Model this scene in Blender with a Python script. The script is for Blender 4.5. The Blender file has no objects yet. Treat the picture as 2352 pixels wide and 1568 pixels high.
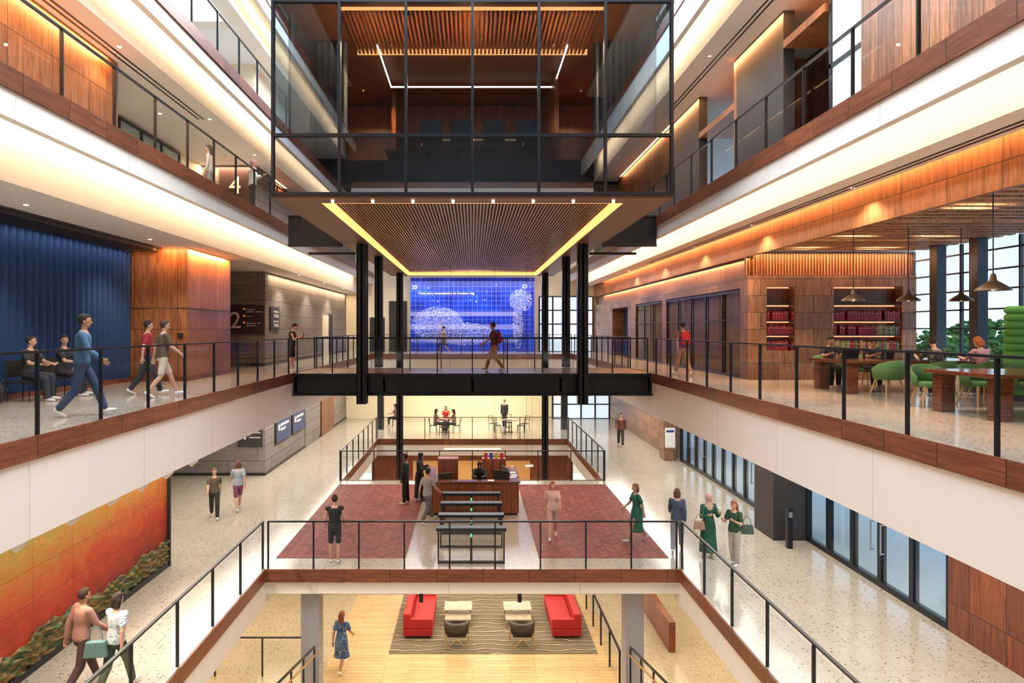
import bpy, math, random
import numpy as np
from mathutils import Vector, Matrix
random.seed(7)
ZC=9.7
S=bpy.context.scene; COL=S.collection
# ---------------------------------------------------------------- mesh builder
class MB:
    def __init__(s): s.v=[];s.f=[];s.m=[]
    def add(s,vs,fs,m=0):
        b=len(s.v); s.v+= [tuple(p) for p in vs]; s.f+=[tuple(b+i for i in f) for f in fs]; s.m+=[m]*len(fs)
    def box(s,x0,x1,y0,y1,z0,z1,m=0):
        if x0>x1:x0,x1=x1,x0
        if y0>y1:y0,y1=y1,y0
        if z0>z1:z0,z1=z1,z0
        s.add([(x0,y0,z0),(x1,y0,z0),(x1,y1,z0),(x0,y1,z0),(x0,y0,z1),(x1,y0,z1),(x1,y1,z1),(x0,y1,z1)],
              [(0,3,2,1),(4,5,6,7),(0,1,5,4),(1,2,6,5),(2,3,7,6),(3,0,4,7)],m); return s
    def rings(s,R,m=0,closed=True,caps=True):
        n=len(R[0]); vs=[p for r in R for p in r]; fs=[]
        for i in range(len(R)-1):
            for j in range(n if closed else n-1):
                k=(j+1)%n
                fs.append((i*n+j,i*n+k,(i+1)*n+k,(i+1)*n+j))
        if caps and closed:
            fs.append(tuple(range(n-1,-1,-1))); fs.append(tuple((len(R)-1)*n+j for j in range(n)))
        s.add(vs,fs,m); return s
    def _fr(s,a,b):
        d=(Vector(b)-Vector(a)); L=d.length; d=d/L if L>1e-9 else Vector((0,0,1))
        t=Vector((1,0,0)) if abs(d.x)<.8 else Vector((0,1,0))
        u=d.cross(t).normalized(); w=d.cross(u).normalized()
        return d,u,w,L
    def cyl(s,a,b,ra,rb=None,n=12,m=0):
        rb=ra if rb is None else rb; a=Vector(a);b=Vector(b); d,u,w,L=s._fr(a,b)
        R=[]
        for c,r in((a,ra),(b,rb)):
            R.append([c+(u*math.cos(t*2*math.pi/n)+w*math.sin(t*2*math.pi/n))*r for t in range(n)])
        return s.rings(R,m)
    def cap(s,a,b,ra,rb=None,n=12,m=0):
        rb=ra if rb is None else rb; a=Vector(a);b=Vector(b); d,u,w,L=s._fr(a,b)
        R=[]
        for c,r,sg,ang in [(a,ra,-1,x) for x in (85,55,25)]+[(a,ra,-1,0),(b,rb,1,0)]+[(b,rb,1,x) for x in (25,55,85)]:
            rr=r*math.cos(math.radians(ang)); cc=c+d*sg*r*math.sin(math.radians(ang))
            R.append([cc+(u*math.cos(t*2*math.pi/n)+w*math.sin(t*2*math.pi/n))*rr for t in range(n)])
        return s.rings(R,m)
    def ell(s,c,r,B=None,m=0,n=16,k=9):
        c=Vector(c); X,Y,Z=(Vector((1,0,0)),Vector((0,1,0)),Vector((0,0,1))) if B is None else B
        R=[]
        for i in range(k+1):
            t=math.radians(-88+176*i/k)
            R.append([c+X*(r[0]*math.cos(t)*math.cos(j*2*math.pi/n))+Y*(r[1]*math.cos(t)*math.sin(j*2*math.pi/n))+Z*(r[2]*math.sin(t)) for j in range(n)])
        return s.rings(R,m)
    def mesh(s,name,mats,smooth=False):
        me=bpy.data.meshes.new(name); me.from_pydata(s.v,[],s.f)
        for m in mats: me.materials.append(m)
        me.polygons.foreach_set('material_index',s.m)
        if smooth: me.polygons.foreach_set('use_smooth',[True]*len(me.polygons))
        me.update(); return me
def link(o): COL.objects.link(o); return o
def tag(o,label=None,cat=None,group=None,kind=None):
    if label:o['label']=label
    if cat:o['category']=cat
    if group:o['group']=group
    if kind:o['kind']=kind
    return o
def obj(name,mb,mats,loc=(0,0,0),rot=0,parent=None,smooth=False,bevel=0,**k):
    if not isinstance(mats,(list,tuple)): mats=[mats]
    me=mb.mesh(name,mats,smooth) if isinstance(mb,MB) else mb
    o=link(bpy.data.objects.new(name,me)); o.location=loc; o.rotation_euler=(0,0,rot)
    if parent:o.parent=parent
    if bevel:
        b=o.modifiers.new('Bevel','BEVEL'); b.width=bevel; b.segments=2; b.limit_method='ANGLE'
    return tag(o,**k)
def wobj(name,mb,mats,**k):
    """mesh given in world coordinates: put the origin at its base centre"""
    a=np.array(mb.v); c=((a[:,0].min()+a[:,0].max())/2,(a[:,1].min()+a[:,1].max())/2,a[:,2].min())
    mb.v=[(p[0]-c[0],p[1]-c[1],p[2]-c[2]) for p in mb.v]
    return obj(name,mb,mats,loc=c,**k)
def thing(name,loc,rot=0,**k):
    o=link(bpy.data.objects.new(name,None)); o.empty_display_size=.1; o.location=loc; o.rotation_euler=(0,0,rot); return tag(o,**k)
def st(name,x0,x1,y0,y1,z0,z1,mat):
    return wobj(name,MB().box(x0,x1,y0,y1,z0,z1),mat,kind='structure')
def copy_thing(o,loc,rot=None,**k):
    c=o.copy(); link(c); c.location=loc
    if rot is not None:c.rotation_euler=(0,0,rot)
    for ch in o.children:
        d=ch.copy(); link(d); d.parent=c
        for g in ch.children:
            e=g.copy(); link(e); e.parent=d
    return tag(c,**k)
# ---------------------------------------------------------------- materials
def base(name):
    m=bpy.data.materials.new(name); m.use_nodes=True; nt=m.node_tree
    return m,nt,nt.nodes['Principled BSDF']
def setin(nt,sock,v):
    if isinstance(v,bpy.types.NodeSocket): nt.links.new(v,sock)
    else: sock.default_value=v
def M_(nt,op,a,b=0.,c=0.):
    n=nt.nodes.new('ShaderNodeMath'); n.operation=op
    setin(nt,n.inputs[0],a);setin(nt,n.inputs[1],b)
    if len(n.inputs)>2:setin(nt,n.inputs[2],c)
    return n.outputs[0]
def POS(nt):
    g=nt.nodes.new('ShaderNodeNewGeometry'); s=nt.nodes.new('ShaderNodeSeparateXYZ'); nt.links.new(g.outputs['Position'],s.inputs[0])
    return s.outputs[0],s.outputs[1],M_(nt,'SUBTRACT',s.outputs[2],ZC)
def XYZ(nt,a,b,c=0.):
    n=nt.nodes.new('ShaderNodeCombineXYZ'); setin(nt,n.inputs[0],a);setin(nt,n.inputs[1],b);setin(nt,n.inputs[2],c); return n.outputs[0]
def NOISE(nt,vec,scale,detail=4,dist=0.):
    n=nt.nodes.new('ShaderNodeTexNoise'); setin(nt,n.inputs['Vector'],vec) if vec else None
    n.inputs['Scale'].default_value=scale;n.inputs['Detail'].default_value=detail;n.inputs['Distortion'].default_value=dist
    return n.outputs['Fac']
def RAMP(nt,fac,stops,interp='LINEAR'):
    n=nt.nodes.new('ShaderNodeValToRGB'); r=n.color_ramp; r.interpolation=interp
    while len(r.elements)<len(stops): r.elements.new(.5)
    for e,(p,c) in zip(r.elements,stops): e.position=p; e.color=(*c,1) if len(c)==3 else c
    nt.links.new(fac,n.inputs[0]); return n.outputs[0]
def MIX(nt,f,a,b,mode='MIX'):
    n=nt.nodes.new('ShaderNodeMix'); n.data_type='RGBA'; n.blend_type=mode
    setin(nt,n.inputs[0],f)
    for s,v in((n.inputs[6],a),(n.inputs[7],b)):
        if isinstance(v,tuple): v=(*v,1) if len(v)==3 else v
        setin(nt,s,v)
    return n.outputs[2]
def BRICK(nt,vec,w,h,mort,c1,c2,cm,off=0.):
    n=nt.nodes.new('ShaderNodeTexBrick'); n.offset=off; n.squash=1
    nt.links.new(vec,n.inputs['Vector'])
    for k,v in(('Color1',c1),('Color2',c2),('Mortar',cm)): n.inputs[k].default_value=(*v,1)
    n.inputs['Scale'].default_value=1;n.inputs['Mortar Size'].default_value=mort;n.inputs['Mortar Smooth'].default_value=.1
    n.inputs['Brick Width'].default_value=w;n.inputs['Row Height'].default_value=h; n.inputs['Bias'].default_value=0
    return n.outputs['Color']
def BUMP(nt,p,h,s=.3,d=.02):
    n=nt.nodes.new('ShaderNodeBump'); n.inputs['Strength'].default_value=s;n.inputs['Distance'].default_value=d
    nt.links.new(h,n.inputs['Height']);nt.links.new(n.outputs[0],p.inputs['Normal'])
def plain(name,c,rough=.5,metal=0.,var=.08,scale=6.,emit=0.,alpha=None):
    m,nt,p=base(name); g=nt.nodes.new('ShaderNodeTexCoord')
    f=NOISE(nt,g.outputs['Object'],scale,3)
    col=MIX(nt,f,tuple(x*(1-var) for x in c),tuple(min(1,x*(1+var)) for x in c))
    nt.links.new(col,p.inputs['Base Color']); p.inputs['Roughness'].default_value=rough;p.inputs['Metallic'].default_value=metal
    if emit:
        nt.links.new(col,p.inputs['Emission Color']); p.inputs['Emission Strength'].default_value=emit
    return m
def panelled(name,c,pw):
    m,nt,p=base(name); x,y,z=POS(nt)
    b=BRICK(nt,XYZ(nt,M_(nt,'ADD',x,y),M_(nt,'ADD',z,500.)),pw,1000.,.006,(1,1,1),(.985,.985,.985),(.55,.53,.5))
    nt.links.new(MIX(nt,1.,MIX(nt,NOISE(nt,XYZ(nt,x,y,z),2.),tuple(q*.97 for q in c),c),b,'MULTIPLY'),p.inputs['Base Color']); p.inputs['Roughness'].default_value=.55; return m
def wood(name,c1,c2,pw=1.2,ph=2.4,horiz=False,rough=.38,seam=.008,off=0.,floor=False,var=(.72,1.1)):
    m,nt,p=base(name); x,y,z=POS(nt)
    if floor: u,v=x,y
    else: u,v=M_(nt,'ADD',x,y),z
    b=BRICK(nt,XYZ(nt,u,v),pw,ph,seam,(var[0],)*3,(var[1],)*3,(.12,.1,.1),off)
    gu,gv=(2.,30.) if horiz else (30.,2.)
    bb=nt.nodes.new('ShaderNodeSeparateColor'); nt.links.new(b,bb.inputs[0])
    gr=NOISE(nt,XYZ(nt,M_(nt,'MULTIPLY',u,gu),M_(nt,'MULTIPLY',v,gv),M_(nt,'MULTIPLY',bb.outputs[0],40.)),.6,5,1.2)
    col=RAMP(nt,gr,[(.3,c1),(.7,c2)])
    col=MIX(nt,1.,col,b,'MULTIPLY')
    nt.links.new(col,p.inputs['Base Color']); p.inputs['Roughness'].default_value=rough
    return m
WHITE=panelled('white_fascia_panels',(.82,.815,.79),3.3)
CEIL=plain('ceiling_paint',(.8,.78,.74),.7,var=.02)
CREAM=plain('cream_paint',(.8,.71,.52),.6,var=.03)
BLACK=plain('black_steel',(.016,.02,.026),.35,.5)
BLACKP=plain('black_plastic',(.02,.02,.02),.5)
CHAR=plain('charcoal_panel',(.03,.026,.026),.5)
WALN=wood('walnut_panels',(.18,.065,.022),(.44,.18,.068),1.25,2.6)
WALNF=wood('walnut_fascia',(.11,.033,.014),(.27,.085,.036),1.15,50,horiz=True,rough=.35)
WALNT=wood('walnut_tiles',(.16,.075,.037),(.4,.21,.115),1.05,.5,horiz=False,off=.5,var=(.55,1.2))
WALND=wood('dark_walnut_planks',(.1,.033,.013),(.3,.1,.045),.22,1.9,off=.37,var=(.6,1.2))
WALNP=wood('walnut_plank_wall',(.17,.06,.02),(.46,.19,.075),.26,2.3,off=.37,var=(.6,1.2))
WALNR=wood('red_walnut',(.12,.03,.013),(.28,.08,.03),.9,.9)
WSLAT=wood('walnut_slats',(.2,.08,.03),(.42,.19,.08),.09,50,seam=.025)
TABLE=wood('table_walnut',(.1,.03,.015),(.25,.08,.035),20,20,horiz=True,rough=.15)
OAK=wood('oak_floor',(.48,.34,.18),(.66,.5,.3),1.8,.18,floor=True,horiz=True,seam=.004,off=.4,var=(.85,1.05),rough=.35)
OAKL=plain('oak_legs',(.55,.34,.15),.45)
def terrazzo():
    m,nt,p=base('terrazzo'); x,y,z=POS(nt); v=XYZ(nt,x,y,0.)
    n=nt.nodes.new('ShaderNodeTexVoronoi'); n.inputs['Scale'].default_value=17; nt.links.new(v,n.inputs['Vector'])
    s=nt.nodes.new('ShaderNodeSeparateColor'); nt.links.new(n.outputs['Color'],s.inputs[0])
    sp=M_(nt,'MULTIPLY',M_(nt,'LESS_THAN',n.outputs['Distance'],.36),M_(nt,'GREATER_THAN',s.outputs[0],.6))
    chip=RAMP(nt,s.outputs[1],[(.0,(.07,.055,.045)),(.4,(.22,.17,.13)),(.75,(.6,.54,.45)),(1,(.25,.15,.09))])
    bs=MIX(nt,NOISE(nt,v,1.2),(.41,.36,.29),(.51,.455,.37))
    c=MIX(nt,M_(nt,'MULTIPLY',sp,.85),bs,chip)
    c=MIX(nt,1.,c,BRICK(nt,v,1.5,3.,.006,(1,1,1),(.97,.97,.97),(.7,.68,.65)),'MULTIPLY')
    nt.links.new(c,p.inputs['Base Color']); p.inputs['Roughness'].default_value=.14; return m
TERR=terrazzo()
def chevron():
    m,nt,p=base('red_brick_paving'); x,y,z=POS(nt)
    v=M_(nt,'ADD',y,M_(nt,'PINGPONG',x,.26))
    b=BRICK(nt,XYZ(nt,x,v),.26,.12,.012,(.16,.03,.025),(.34,.08,.06),(.1,.04,.03))
    c=MIX(nt,NOISE(nt,XYZ(nt,x,y),1.5),b,(.22,.05,.04)); c=MIX(nt,.2,b,c)
    nt.links.new(c,p.inputs['Base Color']); p.inputs['Roughness'].default_value=.55; p.inputs['Specular IOR Level'].default_value=.25; return m
BRICKF=chevron()
def glass(name,tint=(.92,.96,.97),refl=.06,maxr=.7):
    m=bpy.data.materials.new(name); m.use_nodes=True; nt=m.node_tree; nt.nodes.clear()
    o=nt.nodes.new('ShaderNodeOutputMaterial'); t=nt.nodes.new('ShaderNodeBsdfTransparent'); g=nt.nodes.new('ShaderNodeBsdfGlossy')
    t.inputs[0].default_value=(*tint,1); g.inputs['Roughness'].default_value=.01; g.inputs[0].default_value=(.9,.95,1,1)
    l=nt.nodes.new('ShaderNodeLayerWeight'); l.inputs[0].default_value=.25
    f=M_(nt,'MULTIPLY',M_(nt,'POWER',l.outputs['Facing'],3.),maxr); f=M_(nt,'ADD',f,refl)
    x=nt.nodes.new('ShaderNodeMixShader'); nt.links.new(f,x.inputs[0]);nt.links.new(t.outputs[0],x.inputs[1]);nt.links.new(g.outputs[0],x.inputs[2]);nt.links.new(x.outputs[0],o.inputs[0]); return m
GLASS=glass('rail_glass',(.96,.97,.975),.02,.22)
CGLASS=glass('tinted_glass',(.72,.8,.85),.16,.55)
SGLASS=glass('spandrel_glass',(.3,.36,.42),.3,.6)
WGLASS=glass('window_glass',(.88,.95,.98),.05,.4)
DGLASS=glass('door_glass',(.9,.9,.9),.02,.06)
def emis(name,c,s):
    m,nt,p=base(name); g=nt.nodes.new('ShaderNodeTexCoord'); f=NOISE(nt,g.outputs['Object'],1)
    col=MIX(nt,f,c,tuple(min(1,q*1.03) for q in c)); nt.links.new(col,p.inputs['Emission Color']); p.inputs['Emission Strength'].default_value=s
    p.inputs['Base Color'].default_value=(*c,1); return m
E_WARM=emis('warm_led',(1,.5,.2),2.); E_WHITE=emis('white_led',(1,.86,.7),3); E_ORG=emis('amber_led',(1,.42,.13),2); E_GRN=emis('green_led',(.05,1,.3),1.5); E_SHELF=emis('shelf_led',(1,.42,.2),1.6)
GREYW=wood('grey_fabric_wall',(.17,.145,.13),(.27,.235,.21),2.4,.6,horiz=True,seam=.01,off=.5,var=(.85,1.08),rough=.8)
BLUEC=plain('blue_curtain_cloth',(.008,.045,.15),.7,var=.15)
GREYC=plain('grey_curtain_cloth',(.13,.145,.17),.8,var=.2)
TAUPEC=plain('taupe_curtain_cloth',(.3,.22,.16),.8,var=.25,scale=14)
REDS=plain('red_upholstery',(.36,.01,.018),.6,var=.12)
GREENU=plain('green_upholstery',(.1,.23,.07),.7,var=.12)
GREENB=plain('bright_green_upholstery',(.13,.38,.06),.65,var=.12)
LEATH=plain('black_leather',(.03,.027,.025),.35); BRASS=plain('brass',(.7,.47,.18),.3,1.)
BRONZE=plain('bronze_shade',(.13,.1,.07),.4,.6); MARB=plain('marble_top',(.4,.36,.31),.2,var=.4,scale=5)
COLG=plain('grey_column_paint',(.28,.29,.34),.5); PAPER=plain('paper',(.8,.8,.78),.6); LEAF=plain('foliage',(.1,.24,.04),.8,var=.7,scale=4); BARK=plain('bark',(.1,.07,.04),.9)
SCREEN=emis('monitor_screen',(.02,.035,.09),.6); SILV=plain('silver_metal',(.5,.5,.52),.3,.9); MULL=plain('grey_mullion',(.05,.06,.08),.4,.3)
BLUEB=plain('book_blue',(.03,.05,.2),.5)
def text(body,width,loc,mat,parent=None,name='lettering',rz=0,height=None,align='LEFT'):
    c=bpy.data.curves.new(name,'FONT'); c.body=body; c.size=1; c.extrude=.01; c.align_x=align
    t=bpy.data.objects.new('t',c); link(t); bpy.context.view_layer.update()
    me=bpy.data.meshes.new_from_object(t); bpy.data.objects.remove(t)
    a=np.array([v.co for v in me.vertices]); w=a[:,0].max()-a[:,0].min(); h=a[:,1].max()-a[:,1].min()
    k=width/w if width else height/h
    me.transform(Matrix.Diagonal((k,k,1,1)))
    me.transform(Matrix.Rotation(math.pi/2,4,'X')); me.materials.clear(); me.materials.append(mat)
    o=link(bpy.data.objects.new(name,me)); o.location=loc; o.rotation_euler=(0,0,rz); o.parent=parent; return o
# ================================================================ PEOPLE
def remesh(mb,vox,name,mats,smooth=2):
    me=mb.mesh('tmp',[],False); o=link(bpy.data.objects.new('tmp',me))
    r=o.modifiers.new('r','REMESH'); r.mode='VOXEL'; r.voxel_size=vox
    s=o.modifiers.new('s','SMOOTH'); s.factor=.5; s.iterations=smooth
    bpy.context.view_layer.update(); dg=bpy.context.evaluated_depsgraph_get()
    out=bpy.data.meshes.new_from_object(o.evaluated_get(dg)); out.name=name
    bpy.data.objects.remove(o); bpy.data.meshes.remove(me)
    out.materials.clear()
    for m in mats: out.materials.append(m)
    out.polygons.foreach_set('use_smooth',[True]*len(out.polygons)); return out
SKINS=[plain('skin_light',(.55,.32,.22),.55,var=.05),plain('skin_tan',(.43,.24,.15),.55,var=.05),plain('skin_brown',(.17,.085,.05),.55,var=.05)]
EYEM=plain('eye_and_brow',(.02,.015,.012),.4); LIPM=plain('lips',(.36,.1,.08),.45)
cloth_cache={}
def cloth(c):
    if c not in cloth_cache: cloth_cache[c]=plain('cloth_%d'%len(cloth_cache),c,.8,var=.22,scale=9)
    return cloth_cache[c]
def printed(name,stops,scale=7):
    m,nt,p=base(name); g=nt.nodes.new('ShaderNodeTexCoord'); f=NOISE(nt,g.outputs['Object'],scale,3,1.5)
    nt.links.new(RAMP(nt,f,stops,'CONSTANT'),p.inputs['Base Color']); p.inputs['Roughness'].default_value=.8; return m
cloth_cache['blueprint']=printed('blue_print_cloth',[(0,(.02,.05,.16)),(.45,(.06,.15,.36)),(.55,(.4,.45,.52)),(.58,(.03,.07,.2))],8)
cloth_cache['whiteprint']=printed('white_print_cloth',[(0,(.6,.65,.66)),(.5,(.15,.25,.32)),(.55,(.65,.68,.68))],9)
cloth_cache['darkprint']=printed('dark_print_cloth',[(0,(.015,.015,.02)),(.55,(.4,.33,.2)),(.6,(.02,.02,.025))],12)
R_=math.radians
TT=[(-.13,.1,.085),(-.06,.155,.11),(0,.165,.118),(.1,.15,.108),(.2,.135,.1),(.32,.155,.115),(.42,.168,.11),(.48,.13,.085),(.53,.06,.058)]
POSES={
 'stand':dict(LL=(3,3),RL=(-3,3),LA=(2,6,12),RA=(-3,6,14),lean=0),
 'walk':dict(LL=(26,6),RL=(-10,28),LA=(-24,8,14),RA=(22,8,28),lean=3),
 'walk2':dict(LL=(-12,24),RL=(24,8),LA=(24,8,30),RA=(-22,8,16),lean=3),
 'phone':dict(LL=(3,3),RL=(-3,3),LA=(28,6,88),RA=(22,8,85),lean=2,hp=-22),
 'sit':dict(LL=(84,82),RL=(80,74),LA=(34,8,46),RA=(30,8,52),lean=4,seat=1),
 'sitdesk':dict(LL=(84,88),RL=(82,84),LA=(42,10,55),RA=(40,12,58),lean=12,seat=1,hp=-18),
 'lean':dict(LL=(2,4),RL=(-6,6),LA=(35,10,60),RA=(38,10,55),lean=14,hp=-20),
 'arms':dict(LL=(3,3),RL=(-4,4),LA=(18,14,100),RA=(15,14,95),lean=0,hp=-8),
}
def person(x,y,z,face,pose='stand',H=1.72,skin=0,top=(.02,.02,.02),bot=(.03,.03,.04),legs='pants',sleeve='short',hair=(.02,.015,.012),hairl='short',shoe=(.7,.7,.68),label='',fem=False,far=False,**ov):
    P=dict(POSES[pose]);P.update(ov); k=H/1.75
    L=Vector((1,0,0)); U=Vector((0,math.sin(R_(P['lean'])),math.cos(R_(P['lean'])))); F=Vector((0,U.z,-U.y))
    legs_j=[]; 
    for side,(a,kn) in((-1,P['LL']),(1,P['RL'])):
        hip=Vector((side*.088*k,0,-.03*k)); s=a-kn
        knee=hip+Vector((side*.02,math.sin(R_(a)),-math.cos(R_(a))))*.44*k
        ank=knee+Vector((-side*.01,math.sin(R_(s)),-math.cos(R_(s))))*.41*k
        pit=(s*.8 if s<-8 else (8 if (s>12 and not P.get('seat')) else 0))
        fd=Vector((side*.12,math.cos(R_(pit)),math.sin(R_(pit)))).normalized()
        legs_j.append((hip,knee,ank,fd,side,pit))
    low=min(min(j[2].z-.075*k,(j[2]+j[3]*.19*k).z-.045*k) for j in legs_j)
    root=Vector((0,0,-low))
    if P.get('seat'): root.z=max(-low,.5)
    legs_j=[(h+root,kn+root,an+root,fd,s,p) for h,kn,an,fd,s,p in legs_j]
    p0=root.copy(); sw=(.165 if fem else .188)*k
    arms=[]
    for side,(a,b,e) in((-1,P['LA']),(1,P['RA'])):
        sh=p0+U*.465*k+L*side*sw
        a0=a+P['lean']*.3
        el=sh+Vector((side*math.sin(R_(b)),math.sin(R_(a0))*math.cos(R_(b)),-math.cos(R_(a0))*math.cos(R_(b))))*.285*k
        inn=-side*.28 if e>40 else side*.03
        fd=Vector((inn,math.sin(R_(a0+e)),-math.cos(R_(a0+e)))).normalized()
        wr=el+fd*.25*k; arms.append((sh,el,wr,fd,side))
    hp=P.get('hp',0); tl=R_(P['lean']*.4-hp)
    hU=Vector((0,math.sin(tl),math.cos(tl))); hF=Vector((0,hU.z,-hU.y)); tw=P.get('turn',0)
    Rm=Matrix.Rotation(R_(tw),3,hU); hX=Rm@L; hF=Rm@hF; HB=(hX,hF,hU)
    nk=p0+U*.52*k; hc=nk+hU*.165*k+hF*.018*k
    def torso(mb,d,t0,t1):
        R=[]
        tt=[q for q in TT if t0<=q[0]<=t1]
        for t,rx,ry in tt:
            if fem: rx*= (.9 if t>.15 else 1.0)
            R.append([p0+U*t*k+L*((rx*k+d)*math.cos(i*math.pi/9))+F*((ry*k+d)*math.sin(i*math.pi/9)) for i in range(18)])
        mb.rings(R)
    b=MB(); torso(b,0,-1,1)
    b.cap(arms[0][0]-U*.01,arms[1][0]-U*.01,.05*k)
    b.cap(p0+U*.49*k,hc-hU*.05*k,.052*k,.048*k)
    b.ell(hc+hU*.02*k,(.074*k,.095*k,.1*k),HB); b.ell(hc-hU*.045*k+hF*.022*k,(.055*k,.065*k,.07*k),HB)
    b.cap(hc+hU*.01*k+hF*.085*k,hc-hU*.025*k+hF*.103*k,.009*k,.014*k)
    b.ell(hc-hU*.06*k+hF*.083*k,(.024*k,.012*k,.009*k),HB)
    for s in(-1,1): b.ell(hc+hX*s*.075*k-hU*.01*k-hF*.005,(.01*k,.018*k,.03*k),HB,n=8,k=5)
    for h,kn,an,fd,s,p in legs_j:
        b.cap(h,kn,.082*k,.054*k); m=kn.lerp(an,.33)-Vector((0,.012,0)); b.cap(kn,m,.052*k,.056*k); b.cap(m,an,.055*k,.036*k)
        b.cap(an-Vector((0,0,.03*k))-fd*.03*k,an-Vector((0,0,.045*k))+fd*.15*k,.03*k,.022*k)
    hands=[]
    for sh,el,wr,fd,s in arms:
        b.cap(sh,el,.048*k,.039*k); b.cap(el,wr,.04*k,.025*k)
        N=(Vector((-s,0,0))-fd*Vector((-s,0,0)).dot(fd)).normalized() if abs(fd.x)<.9 else Vector((0,0,-1))
        if fd.z>-.5: N=(Vector((0,0,1))*(1 if fd.z<.6 else 0)+Vector((-s*.6,-.3,0))); N=(N-fd*N.dot(fd)).normalized()
        W=fd.cross(N).normalized(); 
        if W.y<0: W=-W
        for i in range(4):
            o=W*(i-1.5)*.0215*k; kb=wr+fd*.085*k+o
            b.cap(wr+o*.6,kb,.0145*k,.0115*k,n=8)
            ln=(.062,.074,.08,.07)[i]*k; m1=kb+(fd*.9+N*.35).normalized()*ln*.5; b.cap(kb,m1,.0088*k,.008*k,n=8); b.cap(m1,m1+(fd*.62+N*.78)*ln*.5,.008*k,.0068*k,n=8)
        tb=wr+fd*.03*k+W*.028*k; tm=tb+(fd*.7+W*.6+N*.25).normalized()*.045*k; b.cap(tb,tm,.012*k,.01*k,n=8); b.cap(tm,tm+(fd*.9+N*.4).normalized()*.03*k,.0095*k,.008*k,n=8)
        hands.append(wr+fd*.09*k+N*.03*k)
    me=remesh(b,.011 if far else .0075,'person',[SKINS[skin],EYEM,LIPM],1)
    n=len(me.polygons); cen=np.empty(n*3); me.polygons.foreach_get('center',cen); cen=cen.reshape(-1,3); mi=np.zeros(n,int)
    for s in(-1,1):
        for q,r in((hc+hX*s*.032*k+hU*.012*k+hF*.092*k,.013),(hc+hX*s*.034*k+hU*.04*k+hF*.09*k,.009),(hc+hX*s*.022*k+hU*.038*k+hF*.092*k,.009)):
            mi[np.linalg.norm(cen-np.array(q),axis=1)<r*k]=1
    for s in(-.016,0,.016): mi[np.linalg.norm(cen-np.array(hc-hU*.06*k+hF*.093*k+hX*s),axis=1)<.011*k]=2
    me.polygons.foreach_set('material_index',mi)
    o=link(bpy.data.objects.new('person',me)); o.location=(x,y,z); o.rotation_euler=(0,0,R_(face)); tag(o,label=label,cat='person')
    t=MB(); d=.014
    torso(t,d,-.07 if legs!='dress' else 0,.5)
    t.cap(arms[0][0]-U*.01,arms[1][0]-U*.01,.05*k+d*.8)
    if sleeve!='none':
        for sh,el,wr,fd,s in arms:
            if sleeve=='short': t.cap(sh,sh.lerp(el,.62),.055*k+d*.6,.052*k+d)
            else: t.cap(sh,el,.05*k+d,.042*k+d); t.cap(el,el.lerp(wr,.9),.042*k+d,.032*k+d)
    obj('shirt',remesh(t,.015,'shirt',[cloth(top)]),[],parent=o)
    t=MB()
    if legs in('skirt','dress'):
        hem=ov.get('hem',.78); R=[]
        ks=(legs_j[0][1]+legs_j[1][1])/2
        for q,r in((.12,.15),(0,.185),(-.12,.2),(-.4,.215),(-hem,.25)):
            c=p0+Vector((0,(ks.y-p0.y)*.3*min(1,-q/.4) if q<0 else 0,q*k))
            R.append([c+Vector((r*k*math.cos(i*math.pi/10)*(1+.05*math.cos(i*2.4)),r*k*.85*math.sin(i*math.pi/10)*(1+.05*math.cos(i*2.4)),0)) for i in range(20)])
        t.rings(R)
    else:
        torso(t,.012,-1,.1); pl=.022
        for h,kn,an,fd,s,p in legs_j:
            if legs=='shorts': t.cap(h,h.lerp(kn,.85),.09*k,.075*k)
            else: t.cap(h,kn,.082*k+.012,.056*k+pl); t.cap(kn,kn.lerp(an,.93),.056*k+pl,.04*k+pl)
    obj('skirt' if legs in('skirt','dress') else ('shorts' if legs=='shorts' else 'trousers'),remesh(t,.016,'bottom',[cloth(bot)]),[],parent=o)
    for h,kn,an,fd,s,p in legs_j:
        t=MB(); up=Vector((1,0,0)).cross(fd).normalized()
        t.cap(an-up*.035*k-fd*.035*k,an-up*.048*k+fd*.16*k,.036*k,.027*k); t.cap(an-up*.035*k,an+up*.0,.036*k,.038*k); t.cap(an-up*.055*k-fd*.03*k+Vector((.018*s,0,0)),an-up*.055*k+fd*.15*k+Vector((.012*s,0,0)),.02*k); t.cap(an-up*.055*k-fd*.03*k-Vector((.018*s,0,0)),an-up*.055*k+fd*.14*k-Vector((.016*s,0,0)),.02*k)
        obj('shoe',remesh(t,.012,'shoe',[cloth(shoe)]),[],parent=o)
    t=MB()
    t.ell(hc+hU*.034*k-hF*.022*k,(.084*k,.096*k,.1*k),HB); t.ell(hc+hU*.085*k+hF*.02*k,(.066*k,.07*k,.042*k),HB)
    if hairl=='long':
        for s in(-.05,0,.05): t.cap(hc-hF*.07*k+hX*s*k,hc-hU*.3*k-hF*.085*k+hX*s*1.2*k,.045*k,.03*k)
    elif hairl=='bob':
        for s in(-.055,0,.055): t.cap(hc-hF*.05*k+hX*s*k,hc-hU*.1*k-hF*.06*k+hX*s*k,.05*k,.04*k)
    elif hairl=='scarf':
        t.ell(hc+hU*.02*k-hF*.012*k,(.092*k,.104*k,.12*k),HB); t.cap(hc-hU*.1*k,p0+U*.42*k,.075*k,.14*k); t.cap(p0+U*.44*k-L*.1*k,p0+U*.44*k+L*.1*k,.075*k)
    obj('headscarf' if hairl=='scarf' else 'hair',remesh(t,.012,'hair',[cloth(hair)]),[],parent=o)
    Rz=Matrix.Rotation(R_(face),3,'Z')
    def wp(q): return Rz@q+Vector((x,y,z))
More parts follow.
